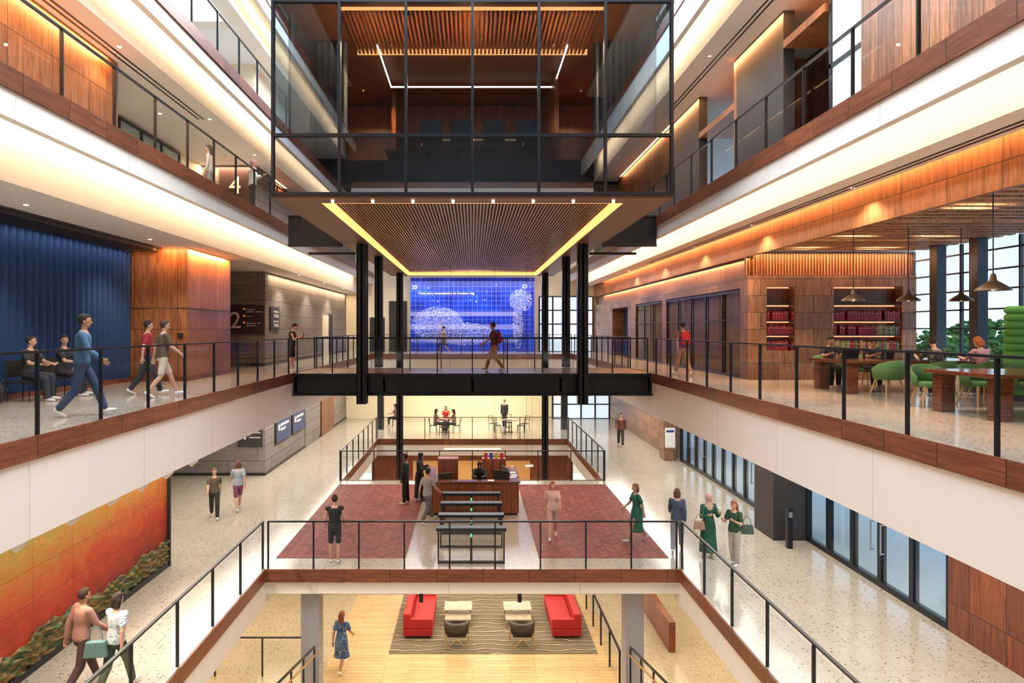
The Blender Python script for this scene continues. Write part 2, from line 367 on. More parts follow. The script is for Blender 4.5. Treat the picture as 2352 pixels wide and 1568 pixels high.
    return dict(hands=[wp(h) for h in hands],chest=wp(p0+U*.3*k),hip=wp(p0),head=wp(hc),sh=[wp(a[0]) for a in arms],o=o,Rz=Rz)
L0,L1,L2,L3=-9.7,-6.0,-1.5,3.75
PE={}
def pp(key,*a,**k): PE[key]=person(*a,**k)
pp('s1',-9.3,14.3,L2,-92,'sit',top=(.03,.03,.035),bot=(.03,.035,.05),label='person in black tee sitting on a chair, talking',turn=15)
pp('s2',-9.25,15.4,L2,-88,'sit',top=(.025,.03,.04),bot=(.03,.03,.04),label='person in dark shirt seated, turned to a companion',turn=-50)
pp('w1',-6.75,11.8,L2,-70,'walk',H=1.78,top=(.05,.13,.23),bot=(.03,.06,.12),sleeve='long',label='person in blue shirt and jeans striding past',skin=1)
pp('w2',-7.5,15.7,L2,-60,'walk2',top=(.3,.02,.03),bot=(.03,.03,.05),sleeve='short',label='person in red tee and dark trousers walking')
pp('w3',-6.85,15.1,L2,-50,'walk',top=(.1,.07,.05),bot=(.6,.52,.42),legs='shorts',label='person in brown tee and cream shorts walking',hair=(.05,.03,.02))
pp('w4',-6.5,24.6,L2,-90,'phone',H=1.72,sleeve='none',legs='shorts',top=(.015,.015,.018),bot=(.015,.015,.018),label='person in black tank top and shorts reading a phone',hp=-25)
pp('b1',-1.75,42.3,L2,95,'walk',top=(.5,.42,.35),bot=(.15,.15,.18),label='person in beige top walking past the blue mural',far=True,legs='shorts')
pp('b2',.78,24.6,L2,80,'walk2',H=1.76,top=(.12,.03,.035),bot=(.42,.26,.17),label='person in dark red top and tan trousers crossing a bridge',skin=1)
pp('r1',6.85,22.2,L2,8,'walk',H=1.76,top=(.16,.05,.05),bot=(.35,.22,.12),label='person in tan trousers wearing a red backpack',skin=1)
pp('u1',-7.75,20.1,L3,100,'stand',H=1.66,top=(.42,.36,.3),bot=(.25,.22,.2),sleeve='long',hairl='long',fem=True,label='person with long dark hair in a beige jacket',skin=0)
pp('u2',-7.12,22.1,L3,-60,'arms',H=1.72,top=(.6,.58,.54),bot=(.02,.02,.025),sleeve='long',hair=(.5,.25,.27),label='person in white jacket and pink cap at a railing')
pp('g1',-3.55,17.6,L1,10,'stand',H=1.72,sleeve='none',legs='shorts',top=(.012,.012,.015),bot=(.012,.012,.015),label='person in black tank top and shorts standing',LA=(10,10,40),RA=(8,9,25))
pp('g2',-2.3,23.5,L1,80,'stand',H=1.72,top=(.015,.015,.018),bot=(.015,.015,.018),sleeve='long',label='person in black suit standing near the desk',skin=2)
pp('g3',-1.85,24.0,L1,-95,'arms',H=1.66,top=(.012,.012,.015),bot=(.012,.012,.015),legs='dress',sleeve='long',hair=(.012,.012,.014),hairl='scarf',label='person in black headscarf and long black dress',fem=True,skin=1,hem=.85)
pp('g4',-1.4,21.15,L1,-40,'walk',H=1.7,top=(.3,.3,.32),bot=(.12,.12,.13),sleeve='short',label='person in grey tee and dark trousers walking')
pp('g5',2.3,19.6,L1,175,'walk2',H=1.66,top=(.6,.42,.38),bot=(.5,.32,.28),legs='shorts',hair=(.35,.1,.05),hairl='bob',fem=True,label='person in pale pink top and shorts walking')
pp('g6',4.65,19.3,L1,100,'walk',H=1.66,top=(.01,.1,.06),bot=(.01,.11,.065),legs='dress',hair=(.2,.08,.04),hairl='bob',fem=True,label='person in a dark green dress walking',skin=1,shoe=(.5,.5,.5),hem=.6)
pp('g7',5.55,18.5,L1,-20,'walk2',H=1.7,top=(.05,.07,.12),bot=(.2,.2,.23),sleeve='long',hair=(.12,.06,.03),hairl='bob',label='person in navy top and grey trousers walking',fem=True)
pp('g8',6.2,17.95,L1,-170,'arms',H=1.68,top=(.01,.08,.045),bot=(.01,.09,.05),legs='dress',sleeve='long',hair=(.5,.33,.26),hairl='scarf',fem=True,label='person in beige headscarf and green dress holding a cup',turn=20)
pp('g9',6.68,17.4,L1,130,'arms',H=1.64,top=(.02,.07,.04),bot=(.4,.38,.35),sleeve='short',hair=(.28,.1,.03),hairl='long',fem=True,label='person with long auburn hair, green top and grey trousers')
pp('g10',7.6,35,L1,170,'walk',H=1.72,top=(.15,.04,.03),bot=(.03,.03,.04),label='person in rust shirt and black trousers walking',far=True,sleeve='long')
pp('g11',-8.2,21.7,L1,200,'walk',H=1.62,top=(.1,.08,.05),bot=(.02,.02,.02),label='person in olive top and black trousers walking',hairl='bob',fem=True,hair=(.12,.05,.02))
pp('g12',-7.75,22.6,L1,30,'walk2',H=1.66,top=(.3,.34,.38),bot=(.2,.05,.12),legs='shorts',label='person in pale grey top and plum shorts walking',fem=True,hair=(.1,.04,.02),hairl='bob')
pp('g13',-6.5,11.35,L1,-30,'walk',H=1.7,top=(.4,.2,.15),bot=(.07,.03,.03),sleeve='long',label='person in rust coloured top walking beside the mural',hair=(.05,.02,.01),skin=1)
pp('g14',-5.9,11.3,L1,-15,'walk2',H=1.64,top='whiteprint',bot=(.03,.05,.03),sleeve='short',label='person in patterned light blouse carrying a bag',hair=(.03,.015,.01),hairl='bob',fem=True)
pp('l1',-3.72,19.4,L0,-15,'walk',H=1.7,top='blueprint',bot='blueprint',legs='dress',hair=(.2,.06,.03),hairl='long',fem=True,label='person in a blue patterned dress walking',skin=1,hem=.5)
pp('d1',.25,23.3,L1+.22,178,'sitdesk',H=1.7,top=(.012,.012,.015),bot=(.012,.012,.015),sleeve='long',hair=(.012,.012,.014),hairl='scarf',fem=True,label='seated attendant in black headscarf behind the desk',skin=1)
pp('q1',9.35,17.95,L2,175,'sitdesk',top=(.03,.03,.035),bot=(.03,.03,.04),label='person in black shirt studying at a table')
pp('q2',10.35,17.95,L2,185,'sitdesk',top=(.05,.05,.06),bot=(.04,.04,.05),label='person in dark top bent over a laptop',lean=26,skin=0)
pp('q3',10.25,15.05,L2,-6,'sitdesk',top='darkprint',bot=(.03,.03,.05),label='person in black patterned shirt seated at a table',turn=-15)
pp('q4',11.3,15.05,L2,5,'sitdesk',top=(.42,.25,.3),bot=(.2,.2,.25),hair=(.35,.09,.03),hairl='bob',label='person with red hair in a pink top at a table',fem=True)
pp('c1',-2.15,39.7,L1,-80,'sit',top=(.25,.15,.17),bot=(.05,.05,.06),label='person in mauve top seated at a cafe table',far=True,hairl='long',fem=True)
pp('c2',-1.05,39.6,L1,80,'sit',top=(.3,.17,.2),bot=(.05,.05,.06),label='person in pink top seated at a cafe table',far=True,hairl='long',fem=True)
pp('c3',-1.6,41.2,L1,180,'sit',top=(.55,.03,.02),bot=(.05,.05,.06),label='person in red top seated at a cafe table',far=True,hairl='long',fem=True)
pp('c4',1.95,41.5,L1,150,'stand',top=(.02,.02,.03),bot=(.02,.02,.03),label='person in black standing by a cafe table',far=True,sleeve='long')
pp('c5',-4.75,42.4,L1,90,'sit',top=(.2,.1,.1),bot=(.03,.03,.03),label='person in dark red top seated against a wall',far=True,hairl='long',fem=True)
# ---- carried things
h=(PE['w4']['hands'][0]+PE['w4']['hands'][1])/2; wobj('phone',MB().box(h.x-.005,h.x+.01,h.y-.04,h.y+.04,h.z-.02,h.z+.13),BLACKP,label='slim black smartphone held in both hands',cat='phone')
def backpack(loc,a,mat,label):
    t=thing('backpack',loc,a,label=label,cat='backpack')
    b=MB(); b.ell((0,0,.2),(.15,.09,.24)); b.box(-.13,.13,-.07,.06,.0,.3); obj('bag_body',remesh(b,.015,'bag',[mat]),[],parent=t)
    b=MB().ell((0,-.09,.12),(.1,.04,.1)); obj('pocket',b,mat,parent=t,smooth=True)
    for s in(-1,1):
        b=MB(); pts=[(s*.1,.02,.4),(s*.12,.12,.46),(s*.12,.24,.4),(s*.12,.33,.26),(s*.12,.25,.08),(s*.1,.05,.02)]
        for p,q in zip(pts,pts[1:]): b.cap(p,q,.014,n=8)
        obj('strap',b,BLACKP,parent=t,smooth=True)
for key,mt,lb in(('r1',cloth((.5,.02,.03)),'red backpack with black straps worn on the back'),('b2',cloth((.3,.02,.03)),'dark red backpack worn by a walking person')):
    Rz=PE[key]['Rz']; backpack(tuple(PE[key]['chest']+Rz@Vector((0,-.2,-.22))),math.atan2(Rz[1][0],Rz[0][0]),mt,lb)
def handbag(p,mat,label,s=1):
    t=thing('handbag',p,random.uniform(-.4,.4),label=label,cat='bag')
    b=MB().rings([[(x*s,y*s,z*s) for x,y in((-w,-.05),(w,-.05),(w,.05),(-w,.05))] for z,w in((0,.17),(.2,.14),(.24,.13))]); obj('bag_body',b,mat,parent=t,bevel=.02)
    b=MB(); pts=[(math.cos(a)*.1*s,0,(.23+math.sin(a)*.22)*s) for a in[i*math.pi/8 for i in range(9)]]
    for p1,q in zip(pts,pts[1:]): b.cap(p1,q,.009,n=6)
    obj('handle',b,mat,parent=t,smooth=True)
handbag((6.98,17.35,-5.2),cloth((.06,.1,.09)),'dark green leather handbag hanging from a shoulder',1.0)
handbag((5.9,17.75,-5.2),cloth((.35,.22,.15)),'tan handbag hanging on an arm',.9)
handbag((-6.15,11.15,-5.35),cloth((.12,.22,.2)),'teal tote bag carried by a walker',1.1)
h=PE['g8']['hands'][0]; wobj('coffee_cup',MB().cyl((h.x,h.y,h.z),(h.x,h.y,h.z+.13),.03,.04),PAPER,label='white paper coffee cup held in a hand',cat='cup')
# ================================================================ STRUCTURE
YB,YE=-9,46
def gallery(sx,edge,z,zf,zc,xb,xout,y0=YB,y1=YE,floor=TERR):
    s=lambda a,b,*r:st(a,min(sx*b,sx*r[0]),max(sx*b,sx*r[0]),*r[1:])
    s('floor',edge,xout,y0,y1,z-.2,z,floor)
    s('trim_1',edge-.045,edge,y0,y1,z-.3,z+.02,WALNF)
    s('trim_2',edge,edge+.15,y0,y1,zf,z-.2,WHITE)
    s('ceiling',xb,xout,y0,y1,zc,z-.2,CEIL)
for sx,xo in((-1,14),(1,9.6)):
    s=sx
    st('floor',*(sorted((s*5.2,s*xo))),YB,YE,-6.2,-6.0,TERR)
    st('trim_1',*(sorted((s*5.155,s*5.2))),YB,17.04,-6.3,-5.98,WALNF)
    st('trim_1',*(sorted((s*5.155,s*5.2))),27.1,37.3,-6.3,-5.98,WALNF)
    st('ceiling',*(sorted((s*5.2,s*xo))),YB,YE,-6.9,-6.2,WHITE)
st('floor',-5.2,5.2,17.04,27.1,-6.2,-6,TERR); st('ceiling',-5.2,5.2,17.1,27.05,-6.62,-6.2,WHITE)
st('floor',-5.2,5.2,37.3,YE,-6.2,-6,TERR); st('ceiling',-5.2,5.2,37.32,YE,-6.9,-6.2,WHITE)
st('trim_1',-5.2,5.2,16.995,17.04,-6.3,-5.98,WALNF); st('trim_1',-5.2,5.2,27.1,27.145,-6.3,-5.98,WALNF); st('trim_1',-5.155,5.155,37.255,37.3,-6.3,-5.98,WALNF)
st('ceiling',-4.1,4.1,17.9,18.5,-6.95,-6.62,CREAM)
for x0,x1 in((-5.15,-1.75),(1.75,5.15)): st('floor',x0,x1,17.9,26.4,-6.0,-5.992,BRICKF)
for sx,xo in((-1,14),(1,13.3)):
    s=sx
    st('floor',*sorted((s*6.1,s*xo)),YB,YE,-1.7,-1.5,TERR)
    st('trim_1',*sorted((s*6.055,s*6.1)),YB,YE,-1.8,-1.48,WALNF)
    st('ceiling',*sorted((s*6.1,s*xo)),YB,YE,-2.9,-1.7,WHITE)
st('floor',-6.1,6.1,41.2,YE,-1.7,-1.5,TERR); st('trim_1',-6.05,6.05,41.15,41.2,-1.8,-1.48,WALNF); st('ceiling',-6.1,6.1,41.2,YE,-2.9,-1.7,WHITE)
st('floor',-6.05,6.05,23.3,26.4,-1.62,-1.5,WALNF)
b=MB()
for y in(23.2,26.4):
    b.box(-6.1,6.1,y,y+.04,-2.22,-1.5); b.box(-6.1,6.1,y-.1,y+.14,-2.25,-2.19); b.box(-6.1,6.1,y-.1,y+.14,-1.56,-1.5)
for i in range(-6,7,3): b.box(i-.04,i+.04,23.2,26.4,-2.1,-1.65)
wobj('bridge_beam',b,BLACK,label='black steel beams carrying the footbridge',cat='beam')
gallery(-1,6.67,3.75,3.05,2.37,7.48,14)
st('floor',6.17,14,YB,YE,3.55,3.75,TERR); st('trim_1',6.125,6.17,YB,YE,3.45,3.77,WALNF); st('trim_2',6.17,6.32,YB,YE,3.07,3.55,WHITE)
st('ceiling',7.2,7.98,YB,YE,2.9,3.55,CEIL)
gallery(-1,6.6,7.15,6.5,6.0,7.2,14); gallery(-1,6.6,10.8,10.1,9.7,7.2,14)
gallery(1,6.17,9.86,8.75,8.4,6.9,14); st('ceiling',6.5,14,YB,YE,13.2,13.5,CEIL); st('ceiling',-14,-6.5,YB,YE,13.8,14,CEIL)
for y in range(6,46,6): st('ceiling',-6.6,6.6,y,y+.5,13.4,14,CEIL)
st('ceiling',-6.6,6.6,YB,4.2,13.4,14,CHAR)  # unseen dark roof piece added to keep sky glare off the pavilion glass
def slot(x,z,y0,y1,w=.09):
    for dx in(-.07,.07): st('trim_3',x+dx-w/4,x+dx+w/4,y0,y1,z-.012,z,BLACKP)
slot(-7.75,6.0,8,19.5); slot(7.6,8.4,5,27); slot(7.72,2.9,5,30)
st('wall_end',-14,14,YE,YE+.3,-9.7,14,CREAM)
st('wall_behind',-14,14,YB-.3,YB,-9.7,14,CHAR)  # unseen dark wall added so the pavilion glass reflects no bright sky
# invented galleries behind the viewpoint; glowing strips and panes added for the glass reflections
for z in(-1.5,3.75,8.0):
    st('floor',-6.6,6.6,YB,YB+1.6,z-.2,z,TERR); st('trim_1',-6.6,6.6,YB+1.6,YB+1.65,z-.3,z,WALNF); st('trim_2',-6.6,6.6,YB+1.45,YB+1.6,z-1.0,z-.2,WHITE)
    st('trim_5',-6.4,6.4,YB+.9,YB+1.0,z-.55,z-.45,E_WARM)
for x in range(-6,7,2): st('trim_6',x-.7,x+.7,YB,YB+.04,3.9,5.9,emis('added_glow_pane_%d'%x,(.45,.6,.8),.7))  # unseen glowing panes added to be mirrored in the glass
st('wall_left',-14.2,-14,YB,YE,-9.7,14,CREAM)
st('wall_left',-8.2,-7.82,YB,17.3,-6,-2.9,WHITE)
st('wall_left',-10.3,-10.05,YB,19.8,-1.5,2.37,CHAR)
st('wall_left',-14,-8.26,19.8,23.3,-1.5,2.37,WALN)
for zz,z2 in((L1,-2.9),(L2,2.37)):
    st('wall_left',-14,-8.5,28,YE,zz,z2,GREYW); st('baseboard_left',-14,-8.48,27.97,YE,zz,zz+.12,BLACKP)
st('door_1',-8.5,-8.46,38.6,40.2,L2,L2+2.3,CREAM); st('door_2',-8.5,-8.45,40.3,41.3,L2,L2+2.4,BLACKP)
st('wall_left',-8.9,-8.45,34.6,37.6,L1,-2.9,GREYW)
st('door_3',-8.46,-8.42,38.2,41.5,L1,-3.1,WALND)
st('door_4',-9.35,-8.6,19.77,19.8,L2,L2+2.1,WALN); st('baseboard_left',-10.05,-8.24,19.76,23.32,L2,L2+.14,WALNF)
st('trim_4',-10.0,-8.26,19.78,19.8,L2+2.1,L2+2.12,CHAR); st('trim_4',-8.26,-8.24,19.8,23.3,L2+2.1,L2+2.12,CHAR)
st('ceiling',-10.05,-9.0,YB,19.8,2.33,2.37,CHAR)
b=MB()
for i in range(9): b.box(-10.0+i*.11,-9.95+i*.11,YB,19.7,2.25,2.33)
wobj('ceiling',b,CHAR,kind='structure')
st('wall_left',-8.3,-8.0,YB,15.4,3.75,6,WALN)
st('wall_left',-10.1,-9.9,15.4,25,3.75,6,CREAM); st('wall_left',-14,-7.9,25,YE,3.75,6,GREYW); st('wall_left',-14,-8,25,YE,7.15,9.7,CREAM); st('wall_left',-10,-9.8,YB,25,7.15,9.7,WHITE)
st('wall_right',8.2,8.5,YB,14.4,3.75,8.4,WALNP)
st('wall_right',8.2,8.5,18.0,21.2,3.75,8.4,CHAR); st('wall_right',8.2,8.5,24.7,YE,3.75,8.4,CHAR)
st('wall_right',8.2,10.5,21.2,21.4,3.75,8.4,WALN); st('wall_right',10.4,10.6,14.4,25,3.75,8.4,WALND)
st('ceiling',8.2,10.6,21.2,24.7,6.9,7.1,WALN); st('ceiling',8.2,10.6,15.9,18,7.4,7.6,WALN)
st('wall_right',9.8,14,YB,YE,9.86,13.2,CREAM)
st('wall_right',8.2,8.3,YB,YE,2.17,3.55,WALN)
st('wall_right',8.36,8.5,20.3,YE,1.6,2.35,WSLAT); st('ceiling',8.35,13.3,20.5,YE,2.3,3.5,CEIL)
st('ceiling',8.3,13.3,YB,20.5,2.85,3.5,plain('reading_ceiling',(.2,.1,.05),.6))
b=MB()
for i in range(52): b.box(8.32,13.2,-.2+i*.39,-.02+i*.39,2.3,2.42)
wobj('ceiling',b,wood('ceiling_slat_wood',(.38,.18,.07),(.7,.38,.17),.39,50),kind='structure')
for y in(11.5,14.6,17.7): wobj('linear_light',MB().box(8.6,13,y,y+.05,2.36,2.4),E_WHITE,label='slim white linear light between wooden ceiling slats',cat='light',group='linear ceiling lights')
st('wall_right',8.2,8.6,20.3,20.9,L2,1.6,WALNT); st('wall_right',8.5,8.9,20.9,34.3,L2,1.6,CHAR); st('wall_right',8.2,8.5,20.9,34.3,1.25,1.6,WALNT)
st('wall_right',8.2,8.6,28.9,29.5,L2,1.25,WALNT); st('wall_right',8.2,8.9,34.3,36,L2,1.6,WALNT); st('wall_right',8.9,9.1,36,40,L2,1.6,BLUEC); st('wall_right',8.2,8.9,40,YE,L2,1.6,WALNT); st('wall_right',8.2,8.9,36,40,1.2,1.6,WALNT)
st('wall_right',8.6,13.3,20.75,21,L2,2.3,WALND)
def glazed(y0,y1,n,group):
    w=(y1-y0)/n
    for i in range(n):
        t=thing('glass_door',(8.22,y0+i*w,L2),0,label='black-framed glass door with taupe curtain behind it',cat='door',group=group)
        b=MB().box(0,.04,0,.04,0,2.72).box(0,.04,w-.04,w,0,2.72).box(0,.04,.04,w-.04,0,.08).box(0,.04,.04,w-.04,2.64,2.72).box(0,.04,.04,w-.04,1.78,1.81); obj('frame',b,BLACK,parent=t)
        obj('glass_panel',MB().box(.02,.03,.04,w-.04,.08,2.64),DGLASS,parent=t)
        R=[[(.1+.025*math.sin(j*1.1),.03+(w-.06)*j/30,z) for j in range(31)] for z in(.02,2.66)]
        obj('curtain',MB().rings(R,closed=False),TAUPEC,parent=t,smooth=True)
glazed(20.9,28.9,5,'glass doors along the corridor'); glazed(29.5,34.3,3,'glass doors along the corridor')
t=thing('mural',(0,45,L2),0,label='blue tiled mural with white line drawing and lettering',cat='mural')
def bluem():
    m,nt,p=base('blue_mural'); x,y,z=POS(nt); v=XYZ(nt,x,z)
    c=RAMP(nt,NOISE(nt,v,.7,4),[(.3,(.004,.01,.2)),(.55,(.006,.035,.48)),(.75,(.02,.09,.75))])
    sp=M_(nt,'MULTIPLY',M_(nt,'LESS_THAN',M_(nt,'FRACT',M_(nt,'MULTIPLY',z,1.15)),.34),M_(nt,'LESS_THAN',z,1.55))
    sp=M_(nt,'MULTIPLY',sp,M_(nt,'LESS_THAN',x,3.))
    c=MIX(nt,M_(nt,'MULTIPLY',sp,.4),c,(.4,.42,.8))
    n=NOISE(nt,XYZ(nt,M_(nt,'MULTIPLY',x,.8),M_(nt,'MULTIPLY',z,2.6)),1.3,5,1.5)
    ln=M_(nt,'LESS_THAN',M_(nt,'ABSOLUTE',M_(nt,'SUBTRACT',M_(nt,'FRACT',M_(nt,'MULTIPLY',n,13.)),.5)),.09)
    def el(cx,cz,rx,rz):
        return M_(nt,'LESS_THAN',M_(nt,'ADD',M_(nt,'POWER',M_(nt,'ABSOLUTE',M_(nt,'DIVIDE',M_(nt,'SUBTRACT',x,cx),rx)),2.),M_(nt,'POWER',M_(nt,'ABSOLUTE',M_(nt,'DIVIDE',M_(nt,'SUBTRACT',z,cz),rz)),2.)),1.)
    r=M_(nt,'MAXIMUM',el(-2.3,.3,1.7,1.2),M_(nt,'MAXIMUM',el(-.6,-.3,2.,.75),M_(nt,'MAXIMUM',el(3.2,1.9,.75,.75),el(3.0,.3,.35,1.6))))
    vo=nt.nodes.new('ShaderNodeTexVoronoi'); vo.inputs['Scale'].default_value=3.2; nt.links.new(v,vo.inputs['Vector'])
    stx=M_(nt,'MULTIPLY',M_(nt,'LESS_THAN',vo.outputs['Distance'],.13),M_(nt,'MULTIPLY',M_(nt,'GREATER_THAN',z,1.7),M_(nt,'GREATER_THAN',NOISE(nt,v,.8),.48)))
    stx=M_(nt,'MULTIPLY',stx,M_(nt,'GREATER_THAN',M_(nt,'ADD',M_(nt,'ABSOLUTE',M_(nt,'SUBTRACT',z,2.38)),M_(nt,'MULTIPLY',M_(nt,'GREATER_THAN',x,.3),1.)),.22))
    c=MIX(nt,M_(nt,'MAXIMUM',M_(nt,'MULTIPLY',ln,r),stx),c,(.75,.8,.95))
    gm=M_(nt,'MAXIMUM',M_(nt,'LESS_THAN',M_(nt,'FRACT',M_(nt,'MULTIPLY',x,3.2)),.07),M_(nt,'LESS_THAN',M_(nt,'FRACT',M_(nt,'MULTIPLY',z,3.2)),.07))
    c=MIX(nt,M_(nt,'MULTIPLY',gm,.35),c,(.3,.45,.95))
    nt.links.new(c,p.inputs['Base Color']); p.inputs['Roughness'].default_value=.3
    nt.links.new(c,p.inputs['Emission Color']); p.inputs['Emission Strength'].default_value=.25; return m  # mural colour also glows a little by itself, brightening the panel
obj('mural_panel',MB().box(-4.1,4.1,0,.3,0.02,4.9),bluem(),parent=t)
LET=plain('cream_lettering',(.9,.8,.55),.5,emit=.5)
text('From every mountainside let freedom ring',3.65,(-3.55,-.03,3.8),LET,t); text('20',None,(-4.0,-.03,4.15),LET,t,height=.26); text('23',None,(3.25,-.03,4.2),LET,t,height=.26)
def orangem():
    m,nt,p=base('orange_mural'); x,y,z=POS(nt); v=XYZ(nt,y,z)
    n=NOISE(nt,v,1.1,6,1.5); n2=NOISE(nt,XYZ(nt,M_(nt,'MULTIPLY',y,1.2),M_(nt,'MULTIPLY',z,2.4)),2.2,4,2.5)
    f=M_(nt,'ADD',M_(nt,'DIVIDE',M_(nt,'ADD',z,5.8),2.5),M_(nt,'MULTIPLY',M_(nt,'SUBTRACT',n,.5),.55))
    f=M_(nt,'ADD',f,M_(nt,'MULTIPLY',M_(nt,'SUBTRACT',n2,.5),.35))
    f=M_(nt,'ADD',f,M_(nt,'MULTIPLY',M_(nt,'SUBTRACT',14.5,y),.035))
    c=RAMP(nt,f,[(.05,(.2,.015,.01)),(.2,(.5,.025,.008)),(.4,(.72,.05,.01)),(.56,(.78,.13,.012)),(.72,(.72,.25,.02)),(.88,(.6,.33,.03)),(1,(.38,.33,.04))])
    w=M_(nt,'ABSOLUTE',M_(nt,'SUBTRACT',M_(nt,'FRACT',M_(nt,'MULTIPLY',n2,18.)),.5))
    c=MIX(nt,M_(nt,'MULTIPLY',M_(nt,'LESS_THAN',w,.13),.6),c,(.22,.09,.01))
    c=MIX(nt,1.,c,BRICK(nt,v,1.2,.6,.006,(1,1,1),(.98,.97,.96),(.5,.35,.2)),'MULTIPLY')
    nt.links.new(c,p.inputs['Base Color']); p.inputs['Roughness'].default_value=.6; BUMP(nt,p,w,.6,.04); return m
t=thing('mural',(-7.8,12,L1),0,label='orange and yellow relief mural with dark green base',cat='mural')
obj('mural_panel',MB().box(0,.07,-8,5.28,.15,3.1),orangem(),parent=t)
def greenm():
    m,nt,p=base('green_relief'); x,y,z=POS(nt); n=NOISE(nt,XYZ(nt,y,M_(nt,'MULTIPLY',z,2.),x),2.4,4,2.)
    c=RAMP(nt,n,[(.3,(.015,.035,.01)),(.46,(.09,.15,.03)),(.53,(.35,.16,.03)),(.6,(.1,.1,.03)),(.7,(.03,.05,.02))]); nt.links.new(c,p.inputs['Base Color']); p.inputs['Roughness'].default_value=.4; return m
R=[];ny=620;nz=40
for i in range(nz+1):
    row=[]
    for j in range(ny+1):
        yy=-8+13.28*j/ny; top=.5+.06*math.sin(yy*1.7)+.05*math.sin(yy*5.1)+.03*math.sin(yy*13); zz=.12+top*i/nz
        ph=zz*46+2.6*math.sin(yy*3.1)+2*math.sin(yy*7.3+zz*5)
        d=.1+.035*math.sin(ph)+.025*math.sin(yy*19+zz*30+2*math.sin(yy*5))
        row.append((max(.072,d if 0<i<nz else .072),yy,zz))
    R.append(row)
obj('relief_band',MB().rings(R,closed=False),greenm(),parent=t,smooth=True)
obj('frame',MB().box(0,.14,5.28,5.36,0,3.1).box(0,.12,-8,5.28,0,.13),BLACKP,parent=t)
def curtain(x,y0,y1,z0,z1,mat,label,amp=.05,per=.17,axis='y'):
    n=int((y1-y0)/per*8); R=[]
    for z in(z0,(z0+z1)/2,z1):
        R.append([((amp*math.sin(j*2*math.pi/8)),(y1-y0)*j/n,z-z0) if axis=='y' else ((y1-y0)*j/n,(amp*math.sin(j*2*math.pi/8)),z-z0) for j in range(n+1)])
    loc=(x,y0,z0) if axis=='y' else (y0,x,z0)
    return obj('curtain',MB().rings(R,closed=False),mat,loc=loc,smooth=True,label=label,cat='curtain')
curtain(-9.93,4,19.75,L2+.1,2.3,BLUEC,'deep blue pleated acoustic curtain along a wall',.07,.26)
st('baseboard_left',-10.05,-9.84,YB,19.8,L2,L2+.12,WALNF)
# ================================================================ SIGNS
t=thing('sign',(-9.2,27.95,L2),0,label='charcoal wayfinding sign with a large white 2',cat='sign')
obj('panel',MB().box(-.75,.68,-.03,.04,1.3,2.5),plain('sign_brown',(.05,.03,.035),.5),parent=t)
text('2',None,(-.72,-.05,1.55),PAPER,t,height=.66)
AMB=plain('amber_icon',(.8,.25,.03),.5,emit=.5)
for i,(a) in enumerate(('Elevators\n2nd Floor Offices','Library','Classroom  202\nRestrooms')):
    text(a,None,(-.05,-.05,2.28-i*.28),PAPER,t,height=.16 if '\n' in a else .08); obj('icon',MB().box(-.17,-.1,-.05,-.03,2.3-i*.28,2.37-i*.28),AMB,parent=t)
t=thing('sign',(-8.44,28.6,L2),0,label='narrow charcoal directory sign with white text',cat='sign')
obj('panel',MB().box(-.06,.0,0,1.3,1.45,2.45),CHAR,parent=t)
for i,a in enumerate(('Restrooms','202-206','Classroom 208','Events')): text(a,.7,(.02,.35,2.2-i*.2),PAPER,t,rz=math.pi/2)
t=thing('sign',(-9,24.95,L3),0,label='dark wall sign with a large white 4',cat='sign')
obj('panel',MB().box(-.25,1.0,-.03,.05,.85,2.15),plain('sign_brown2',(.07,.03,.025),.5),parent=t); text('4',None,(.12,-.05,1.2),LET,t,height=.62)
t=thing('sign',(-9.1,27.95,L1),0,label='charcoal directory sign with a white 1',cat='sign')
obj('panel',MB().box(-.5,.5,-.03,.04,1.2,2.3),CHAR,parent=t); text('1',None,(-.4,-.05,1.5),PAPER,t,height=.55)
for i,a in enumerate(('Elevators','Auditorium','Restrooms')): text(a,None,(-.02,-.05,1.95-i*.2),PAPER,t,height=.07)
for y in(29.3,32.0):
    t=thing('monitor',(-8.42,y,L1),0,label='wall-mounted monitor with dark blue university screen',cat='monitor',group='wall monitors')
    obj('screen_frame',MB().box(-.06,0,0,2.3,1.05,2.35),BLACKP,parent=t,bevel=.01); obj('screen',MB().box(0,.012,.05,2.25,1.1,2.3),SCREEN,parent=t)
    text('JOHNS HOPKINS',1.3,(.03,.6,1.75),PAPER,t,rz=math.pi/2); text('UNIVERSITY',.8,(.03,.6,1.55),PAPER,t,rz=math.pi/2)
    obj('emblem',MB().box(.012,.02,.3,.5,1.6,1.85),PAPER,parent=t)
t=thing('notice_board',(9.35,31.2,L1),0,label='white framed notice panel on a wood wall',cat='sign')
obj('panel',MB().box(-.55,-.1,-.04,0,.6,1.5),PAPER,parent=t); obj('blue_band',MB().box(-.5,-.15,-.05,-.04,1.3,1.4),BLUEB,parent=t)
st('wall_right',8.75,9.3,31.2,31.9,L1,-2.9,WALNT)
wobj('card_reader',MB().box(-8.52,-8.38,19.72,19.77,-.25,-.1),BLACKP,label='black card reader box on wood wall',cat='card reader',bevel=.01)
for y in(9.6,10.9,12.1,13.2,14.3,15.6):
    t=thing('track_light',(-6.32,y,-2.9),0,label='small white track spotlight aimed at the mural',cat='light',group='mural track lights')
    obj('bracket',MB().box(-.02,.02,-.02,.02,-.1,0),CEIL,parent=t); obj('lamp_head',MB().cyl((.03,0,-.08),(-.12,0,-.2),.045,.05),CEIL,parent=t,smooth=False)
